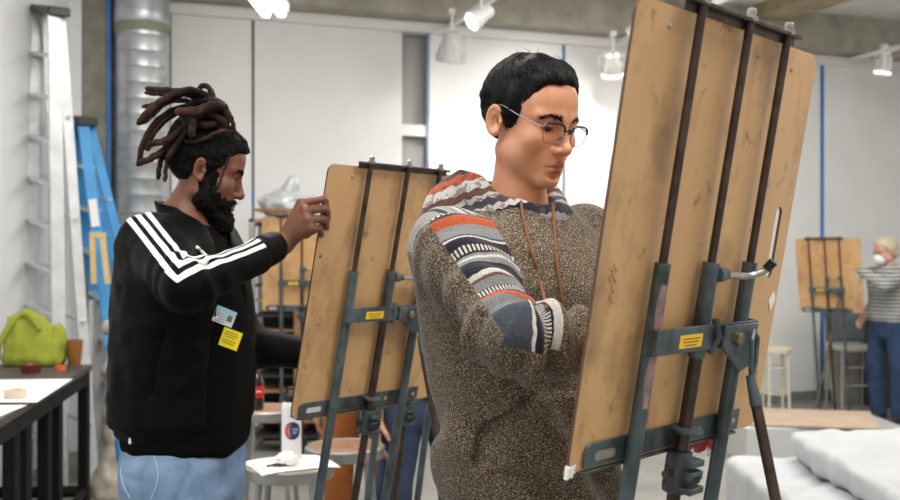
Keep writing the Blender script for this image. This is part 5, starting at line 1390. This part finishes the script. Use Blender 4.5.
for pth in (((151, 452), (156, 462), (158, 474), (156, 487), (151, 499)), ((124, 458), (121, 470), (123, 484), (130, 498))):
    mb = MB(); mb.tube(spline([onto(jean, x, y, 2.1, 2.9, .0005) for x, y in pth], 5), .0022, 6); mb.build('pocket_seam', mat('pale_seam_thread', lin(150, 176, 200), None, rough=.9), JN)
for s_ in ('R', 'L'):
    an, toe = sk1['ankle'+s_], sk1['toe'+s_]; V, Q = polygonize(lambda P: smax(foot_sdf(P, an, toe, 1.06), P[:, 2]-.115, .01), np.minimum(an, toe)-.12, np.maximum(an, toe)+.12, .006, newton=1); V[:, 2] = np.maximum(V[:, 2], .001)
    link_mesh('shoe', V, Q, M['white'], P1, smooth=True)

# --- beard
B3 = lambda P: to_l(P, H1o, H1A)
def beard(P):
    q = B3(P); q[:, 1] = np.abs(q[:, 1]); x, y, z = q.T
    d = smin(rcone(q, (.006, .056, -.030), (.018, .050, -.075), .015, .024), rcone(q, (.022, .053, -.004), (.040, .046, -.06), .0165, .024), .02)
    d = smin(d, rcone(q, (.018, .046, -.078), (.072, .012, -.118), .026, .026), .02)
    d = smin(d, ell(q, (.076, 0, -.120), (.036, .034, .031)), .02)
    d = smin(d, rcone(q, (.050, .040, -.070), (.078, .024, -.080), .016, .011), .015)
    d = smin(d, rcone(q, (.0955, .006, -.060), (.083, .028, -.068), .0062, .0065), .006)
    d = smin(d, ell(q, (.083, 0, -.1), (.018, .02, .012)), .012)
    d = d-.0035*vnoise(q, 95, 2)-.0025*vnoise(q, 210, 3)
    return smax(d, (z-.026)*.8, .006).astype(np.float32)
V, Q = polygonize(beard, H1o-.2, H1o+.2, .0028)
BD = link_mesh('beard', V, Q, M['curl'], P1, smooth=True)
pp, nn = surf_samples(V, Q, 3600, lambda c: beard(c.astype(np.float32)) < 9)
strands('beard_curls', pp, np.tile(np.array([.2, 0, -1.])@H1A, (len(pp), 1)), nn, .0085, .0009, BD, M['curl'], lift=.5, jitter=.8, curl=.45, seg=4)
for s_ in (1, -1):
    brow(P1, H1o, H1A, fn1, [(.086, s_*.011, .012), (.083, s_*.024, .018), (.076, s_*.038, .018), (.066, s_*.049, .012)], M['curl'], 130, .008, .0006, 5+s_, .006)

# --- hair: close cap, dreadlocks gathered on the crown
def zl1(x): return np.interp(x, [-.13, -.085, -.05, -.034, -.022, -.008, .004, .018, .03, .05, .066, .080, .095], [-.050, -.060, -.066, -.04, .022, .026, -.022, -.018, -.002, .040, .060, .068, .074])
def cap1(P):
    q = B3(P); x, y, z = q.T
    d = ell(q, (-.012, 0, .040), (.108, .086, .092)); d = smin(d, ell(q, (.052, 0, .076), (.034, .052, .026)), .02)
    d = d-.004*vnoise(q, 70, 2)-.003*vnoise(q, 150, 3)
    return smax(d, (zl1(x)+.004*vnoise(P, 80, 3)-z)*.8, .006).astype(np.float32)
V, Q = polygonize(cap1, H1o-.18, H1o+.18, .0032)
HC = link_mesh('hair', V, Q, M['curl'], P1, smooth=True)
pp, nn = surf_samples(V, Q, 3000, lambda c: B3(c)[:, 2] > zl1(B3(c)[:, 0]))
ct = B3(pp); up_ = np.array([-.03, 0, .15])-ct; up_ /= np.linalg.norm(up_, axis=1)[:, None]
strands('short_curls', pp, up_@H1A, nn, .010, .0011, HC, M['curl'], lift=.45, jitter=.6, curl=.35, seg=4)
dr = bpy.data.materials.new('dreadlock'); N, L, P = nodes_of(dr); P.inputs['Roughness'].default_value = .85; P.inputs['Specular IOR Level'].default_value = .2
tc = N.new('ShaderNodeTexCoord')
rd = ramp(N, [(.3, lin(34, 23, 19)), (.55, lin(62, 41, 32)), (.75, lin(92, 62, 48))]); L.new(noise(60, 5), rd.inputs['Fac'])
rd2 = ramp(N, [(.3, lin(15, 12, 11)), (.7, lin(32, 23, 20))]); L.new(noise(70, 5), rd2.inputs['Fac'])
tt = ramp(N, [(.30, (0, 0, 0, 1)), (.75, (1, 1, 1, 1))]); L.new(attr('tip'), tt.inputs['Fac'])
L.new(mixc(tt.outputs['Color'], rd2.outputs['Color'], rd.outputs['Color']), P.inputs['Base Color'])
bp = N.new('ShaderNodeBump'); bp.inputs['Strength'].default_value = .6; bp.inputs['Distance'].default_value = .003; L.new(noise(170, 4), bp.inputs['Height']); L.new(bp.outputs['Normal'], P.inputs['Normal'])
def dread(pix, r, Ys, seed):
    """one matted lock through points read off the photo (crop pixels), with its own depth"""
    pts = [at(120+x/3.571, 70+y/3.571, Yd) for (x, y), Yd in zip(pix, Ys)]
    C = spline(pts, 10); m = len(C); rg = np.random.default_rng(seed); ph = rg.random(4)*6
    t = np.linspace(0, 1, m)
    C = C+.0007*np.stack([np.sin(t*31+ph[0]), np.sin(t*27+ph[1]), np.sin(t*35+ph[2])], 1)
    rs = .92*r*(1+.035*np.sin(t*23+ph[3])+.03*np.sin(t*51+ph[0]))*np.interp(t, [0, .1, .85, .96, 1], [.85, 1, 1.05, .9, .45])
    mb = MB(); mb.tube(C, list(rs), 12)
    V_ = np.array(mb.v); k = np.repeat(t, 12); V_ += .0005*rg.normal(0, 1, V_.shape)
    return link_mesh('dreadlock', V_, mb.f, dr, HC, smooth=True, attrs={'tip': k})
DL = [([(300, 110), (230, 78), (150, 70), (90, 66)], .0078, (2.58, 2.56, 2.58, 2.60)), ([(300, 120), (225, 84), (150, 84), (88, 80)], .0072, (2.60, 2.60, 2.63, 2.65)),
      ([(335, 105), (255, 72), (175, 96), (110, 142), (62, 196)], .0100, (2.56, 2.52, 2.50, 2.50, 2.51)), ([(320, 112), (250, 82), (170, 112), (115, 158), (78, 192)], .0078, (2.58, 2.545, 2.52, 2.515, 2.52)),
      ([(300, 125), (210, 108), (140, 122), (80, 132)], .0075, (2.6, 2.62, 2.66, 2.68)),
      ([(280, 130), (200, 138), (130, 185), (85, 255), (64, 340)], .0078, (2.58, 2.55, 2.53, 2.53, 2.55)), ([(285, 135), (210, 146), (150, 190), (112, 240), (90, 285)], .0072, (2.60, 2.60, 2.6, 2.6, 2.61)),
      ([(265, 170), (215, 220), (160, 252), (98, 266)], .0092, (2.54, 2.52, 2.51, 2.515)), ([(262, 180), (200, 250), (130, 305), (58, 338)], .0092, (2.55, 2.535, 2.53, 2.54)),
      ([(258, 190), (215, 250), (190, 285), (168, 316)], .0075, (2.52, 2.505, 2.51, 2.515)), ([(232, 215), (165, 285), (142, 340), (136, 392)], .0068, (2.55, 2.545, 2.55, 2.56)), ([(250, 210), (185, 280), (165, 350), (160, 400)], .0062, (2.53, 2.53, 2.535, 2.54)),
      ([(375, 135), (330, 128), (270, 148), (195, 150)], .0125, (2.545, 2.50, 2.485, 2.475)), ([(280, 118), (278, 78), (300, 55), (322, 70), (336, 108)], .0075, (2.57, 2.55, 2.55, 2.555, 2.57)),
      ([(262, 140), (262, 175), (258, 205), (254, 240)], .0098, (2.515, 2.49, 2.487, 2.487)), ([(222, 232), (238, 258), (290, 250), (345, 224), (384, 214)], .0052, (2.52, 2.512, 2.507, 2.515, 2.535)),
      ([(345, 125), (385, 150), (402, 185), (410, 226)], .0058, (2.58, 2.565, 2.565, 2.57)), ([(330, 140), (372, 150), (384, 178), (360, 200)], .0098, (2.55, 2.54, 2.55, 2.56)), ([(300, 150), (340, 168), (372, 190), (350, 215)], .0095, (2.52, 2.52, 2.535, 2.55)),
      ([(392, 300), (378, 340), (362, 385), (350, 430)], .0036, (2.535, 2.525, 2.52, 2.52)), ([(250, 130), (300, 108), (350, 118), (385, 150)], .0105, (2.56, 2.545, 2.55, 2.57)), ([(230, 160), (275, 190), (320, 195), (365, 180)], .0098, (2.54, 2.515, 2.52, 2.55)),
      ([(270, 120), (240, 150), (235, 190), (275, 225)], .0095, (2.56, 2.545, 2.545, 2.54)), ([(320, 100), (360, 118), (380, 145), (378, 200)], .0088, (2.62, 2.62, 2.62, 2.62)), ([(290, 112), (240, 128), (222, 175), (250, 225)], .0095, (2.63, 2.65, 2.66, 2.64)),
      ([(255, 150), (300, 140), (345, 150), (380, 185)], .0105, (2.63, 2.66, 2.66, 2.64)), ([(240, 190), (290, 205), (345, 205), (385, 190)], .0105, (2.62, 2.63, 2.63, 2.61)), ([(270, 140), (215, 175), (180, 225), (150, 300)], .0075, (2.64, 2.67, 2.68, 2.69)), ([(280, 128), (190, 160), (120, 225), (100, 290)], .0075, (2.66, 2.70, 2.72, 2.73))]
for i, (px_, r_, Y_) in enumerate(DL): dread(px_, r_, Y_, i)
bun = at(120+312/3.571, 70+165/3.571, 2.585)
def bunf(P): return (ell(P, bun, (.055, .05, .045), None)-.004*vnoise(P, 60, 1)).astype(np.float32)
V, Q = polygonize(bunf, bun-.08, bun+.08, .004); link_mesh('hair_bun', V, Q, M['curl'], HC, smooth=True)
# ================================================================== people further back
def arms_down(sk, o, A, w, zs):
    for s, sg in (('R', -1), ('L', 1)):
        sk['sh'+s] = to_w((0, sg*w, zs), o, A); sk['el'+s] = to_w((-.02, sg*(w+.05), zs-.28), o, A); sk['wr'+s] = to_w((.06, sg*(w+.05), zs-.52), o, A)
        sk['hand'+s] = hand_parts(sk['wr'+s], A[0]*.3+np.array([0, 0, -1.]), A[1]*sg, 1 if s == 'R' else -1, (18, 25, 15))
def top_sdf(sk, z0, lo_, r=.068, cuff=.9, seed=1, puff=.0):
    zt_ = sk['zs']
    def f(P):
        q = to_l(P, *sk['T'])
        d = loft(q, [z0, z0+.05, zt_-.3, zt_-.12, zt_-.02, zt_+.05, zt_+.09], [x+puff for x in (.125, .13, .125, .125, .11, .08, .055)], [x*lo_+puff for x in (.175, .18, .18, .19, .19, .14, .075)])
        for s in ('R', 'L'):
            S, E, W = sk['sh'+s], sk['el'+s], sk['wr'+s]; C = E+(W-E)*cuff
            d = smin(d, smin(rcone(P, S, E, r, r*.8), rcone(P, E, C, r*.8, r*.62), .03), .035)
        d = d-(.008*vnoise(P*V3(1, 1, .5), 9, seed)+.004*vnoise(P, 20, seed+1)).astype(np.float32)
        n0, n1, rn = sk['neck']; return smax(d, -rcone(P, n0, np.array(n1)+np.array([0, 0, .05]), rn*1.12, rn*1.35), .01).astype(np.float32)
    return f
def make_person(T, zhip, zs, ho, hA, hk, label, skinm, topm, legm, shoem, hairm, hairz, top_z0=.9, lo_=1.0, arms=None, group=None, h=.0065, hgrow=.012):
    sk = standing(T, zhip, .085, None); o, A = T; sk['zs'] = zs
    sk['head'] = (ho, hA, hk); sk['neck'] = (to_w((-.01, 0, zs+.04), o, A), ho-hA[0]*.02-hA[2]*.07, .05)
    sk['trunk'] = ([zhip-.08, zhip+.06, zs-.3, zs-.1, zs-.02, zs+.03], [.10, .10, .10, .10, .09, .06], [.14*lo_, .145*lo_, .14*lo_, .155*lo_, .15*lo_, .1])
    arms_down(sk, o, A, .17*lo_, zs)
    if arms: sk.update(arms)
    c = np.array([o[0], o[1], 0.]); V, Q, fn = body_surface(sk, h, lo=c+(-.65, -.65, -.01), hi=c+(.65, .65, ho[2]+.16))
    P_ = link_mesh('person', V, Q, skinm, origin=c, smooth=True, attrs={'lip': lip_mask(to_l(V, ho, hA))}); tag(P_, label, 'person', group); eyeballs(P_, ho, hA, M['iris'], 12) if 'slit' not in hk else None
    f = top_sdf(sk, top_z0, lo_); V, Q = polygonize(f, c+(-.65, -.65, top_z0-.06), c+(.65, .65, zs+.16), .010, slack=1.6); link_mesh('top', V, Q, topm, P_, smooth=True)
    W_ = ([zhip-.09, zhip-.02, zhip+.06, zhip+.13], [.115, .125, .125, .12], [.155*lo_, .165*lo_, .165*lo_, .16*lo_])
    V, Q = polygonize(lambda P: (legs_sdf(P, sk, .092, .076, .072, W_)-.006*vnoise(P*V3(1, 1, .6), 11, 3)).astype(np.float32), c+(-.5, -.5, .045), c+(.5, .5, zhip+.2), .010, newton=1); link_mesh('trousers', V, Q, legm, P_, smooth=True)
    for s in ('R', 'L'):
        an, toe = sk['ankle'+s], sk['toe'+s]; V, Q = polygonize(lambda P: smax(foot_sdf(P, an, toe, 1.06), P[:, 2]-.10, .01), np.minimum(an, toe)-.12, np.maximum(an, toe)+.12, .008, newton=1); V[:, 2] = np.maximum(V[:, 2], .001)
        link_mesh('shoe', V, Q, shoem, P_, smooth=True)
    def hair(P):
        q = to_l(P, ho, hA); x, y, z = q.T
        d = ell(q, (-.014, 0, .036), (.100+hgrow, .078+hgrow, .088+hgrow))-.004*vnoise(q, 50, 2)
        if hairz < 0: d = smin(d, ell(q, (-.06, 0, hairz), (.055, .07, .06)), .03)
        zl = np.interp(x, [-.13, -.06, -.02, .01, .04, .06, .08, .1], [min(-.06, hairz-.05), min(-.06, hairz-.05), -.03, -.01, .03, .055, .066, .075])
        return smax(d, (zl-z)*.8, .008).astype(np.float32)
    V, Q = polygonize(hair, ho-.2, ho+.2, .006); link_mesh('hair', V, Q, hairm, P_, smooth=True)
    return P_, sk, fn
# woman at the far easel
TW = torso_frame((3.945, 9.0), 152); hWo = np.array([3.915, 8.99, 1.535]); hWA = head_axes(168, 10)
mst = bpy.data.materials.new('striped_knit'); N, L, P = nodes_of(mst); P.inputs['Roughness'].default_value = .9
tc = N.new('ShaderNodeTexCoord'); sx = N.new('ShaderNodeSeparateXYZ'); L.new(tc.outputs['Object'], sx.inputs[0])
sv = mth('GREATER_THAN', mth('FRACT', mth('MULTIPLY', mth('ADD', sx.outputs['Z'], mth('MULTIPLY', noise(5, 2), .02)), 1/.034)), .52)
L.new(mixc(sv, lin(182, 182, 178), lin(84, 86, 88)), P.inputs['Base Color'])
den = mat('blue_denim', lin(30, 48, 76), lin(44, 66, 98), 10, .9); blond = mat('ash_hair', lin(176, 160, 134), lin(206, 192, 166), 40, .5)
aw = {}; aw['shL'] = to_w((0, .16, 1.335), *TW); aw['elL'] = np.array([3.79, 8.72, 1.235]); aw['wrL'] = np.array([3.655, 8.93, 1.375])
aw['shR'] = to_w((0, -.15, 1.335), *TW); aw['elR'] = to_w((-.06, -.19, 1.06), *TW); aw['wrR'] = to_w((.10, -.16, .95), *TW); aw['handR'] = hand_parts(aw['wrR'], (-.6, -.2, -.5), (0, .8, .3), 1, (18, 25, 15), S=.92)
aw['handL'] = hand_parts(aw['wrL'], (-.7, .25, .35), (-.2, -.8, .5), -1, (30, 40, 30), S=.92)
WP, wsk, wfn = make_person(TW, .83, 1.335, hWo, hWA, dict(slit=.003), 'grey haired person in white face mask and striped top at the distant easel', skin('skin_fair', lin(214, 168, 146), lin(200, 150, 128), lin(180, 110, 100)), mst, den,
    mat('dark_trainer', lin(40, 42, 46), None, rough=.6), blond, -.03, .88, .95, aw)
hq = lambda *p: to_w(p, hWo, hWA)
def maskf(P):
    q = to_l(P, hWo, hWA); q[:, 1] = np.abs(q[:, 1]); x, y, z = q.T
    d = smin(ell(q, (.070, 0, -.066), (.056, .055, .050)), ell(q, (.085, 0, -.045), (.040, .030, .03)), .02); return smax(d, (.030-x)*.9, .01).astype(np.float32)
V, Q = polygonize(maskf, hWo-.18, hWo+.18, .006); mk = link_mesh('face_mask', V, Q, M['white'], WP, smooth=True)
for s in (1, -1):
    mb = MB(); mb.tube(spline([hq(.045, s*.056, -.03), hq(.01, s*.077, -.004), hq(-.02, s*.082, .012)], 6), .0025, 6); mb.build('ear_loop', M['white'], mk)
gl = None
for s in (1, -1):
    mb = MB(); pts = [hq(.099-2*(.033+.022*math.cos(t))**2, s*(.033+.022*math.cos(t)), -.002+.017*math.sin(t)) for t in np.linspace(0, 2*math.pi, 24)]; mb.tube(pts, .0016, 6, cap=False); mb.tube([hq(.088, s*.056, .003), hq(-.005, s*.080, .012)], .0014, 6)
    if gl is None: mb.tube([hq(.0985, .011, .002), hq(.0985, -.011, .002)], .0014, 6)
    o_ = mb.build('eyeglasses' if gl is None else 'rim', gd, WP if gl is None else gl); gl = gl or o_
eyeballs(WP, hWo, hWA, M['iris'], 10)
# two people standing behind the middle easel, seen from the waist down
for cx_, cy_, ph, lab, legc, topc in ((-.395, 4.62, 250, 'person in orange brown trousers standing behind the middle easels', mat('rust_corduroy', lin(150, 84, 34), lin(178, 104, 48), 12, .9), mat('dark_top', lin(40, 38, 40), None, rough=.9)),
                        (-.11, 4.25, 80, 'person in dark blue jeans standing between the middle easel and hooded man', mat('dark_denim', lin(44, 58, 84), lin(64, 80, 106), 9, .9), mat('grey_top', lin(104, 104, 108), None, rough=.9))):
    Tb = torso_frame((cx_, cy_), ph); hb_ = to_w((.04, 0, 1.52), *Tb)
    make_person(Tb, .86, 1.34, hb_, head_axes(ph, 12), dict(), lab, SK2, topc, legc, M['black'], M['hair'], 0, .96, .92)
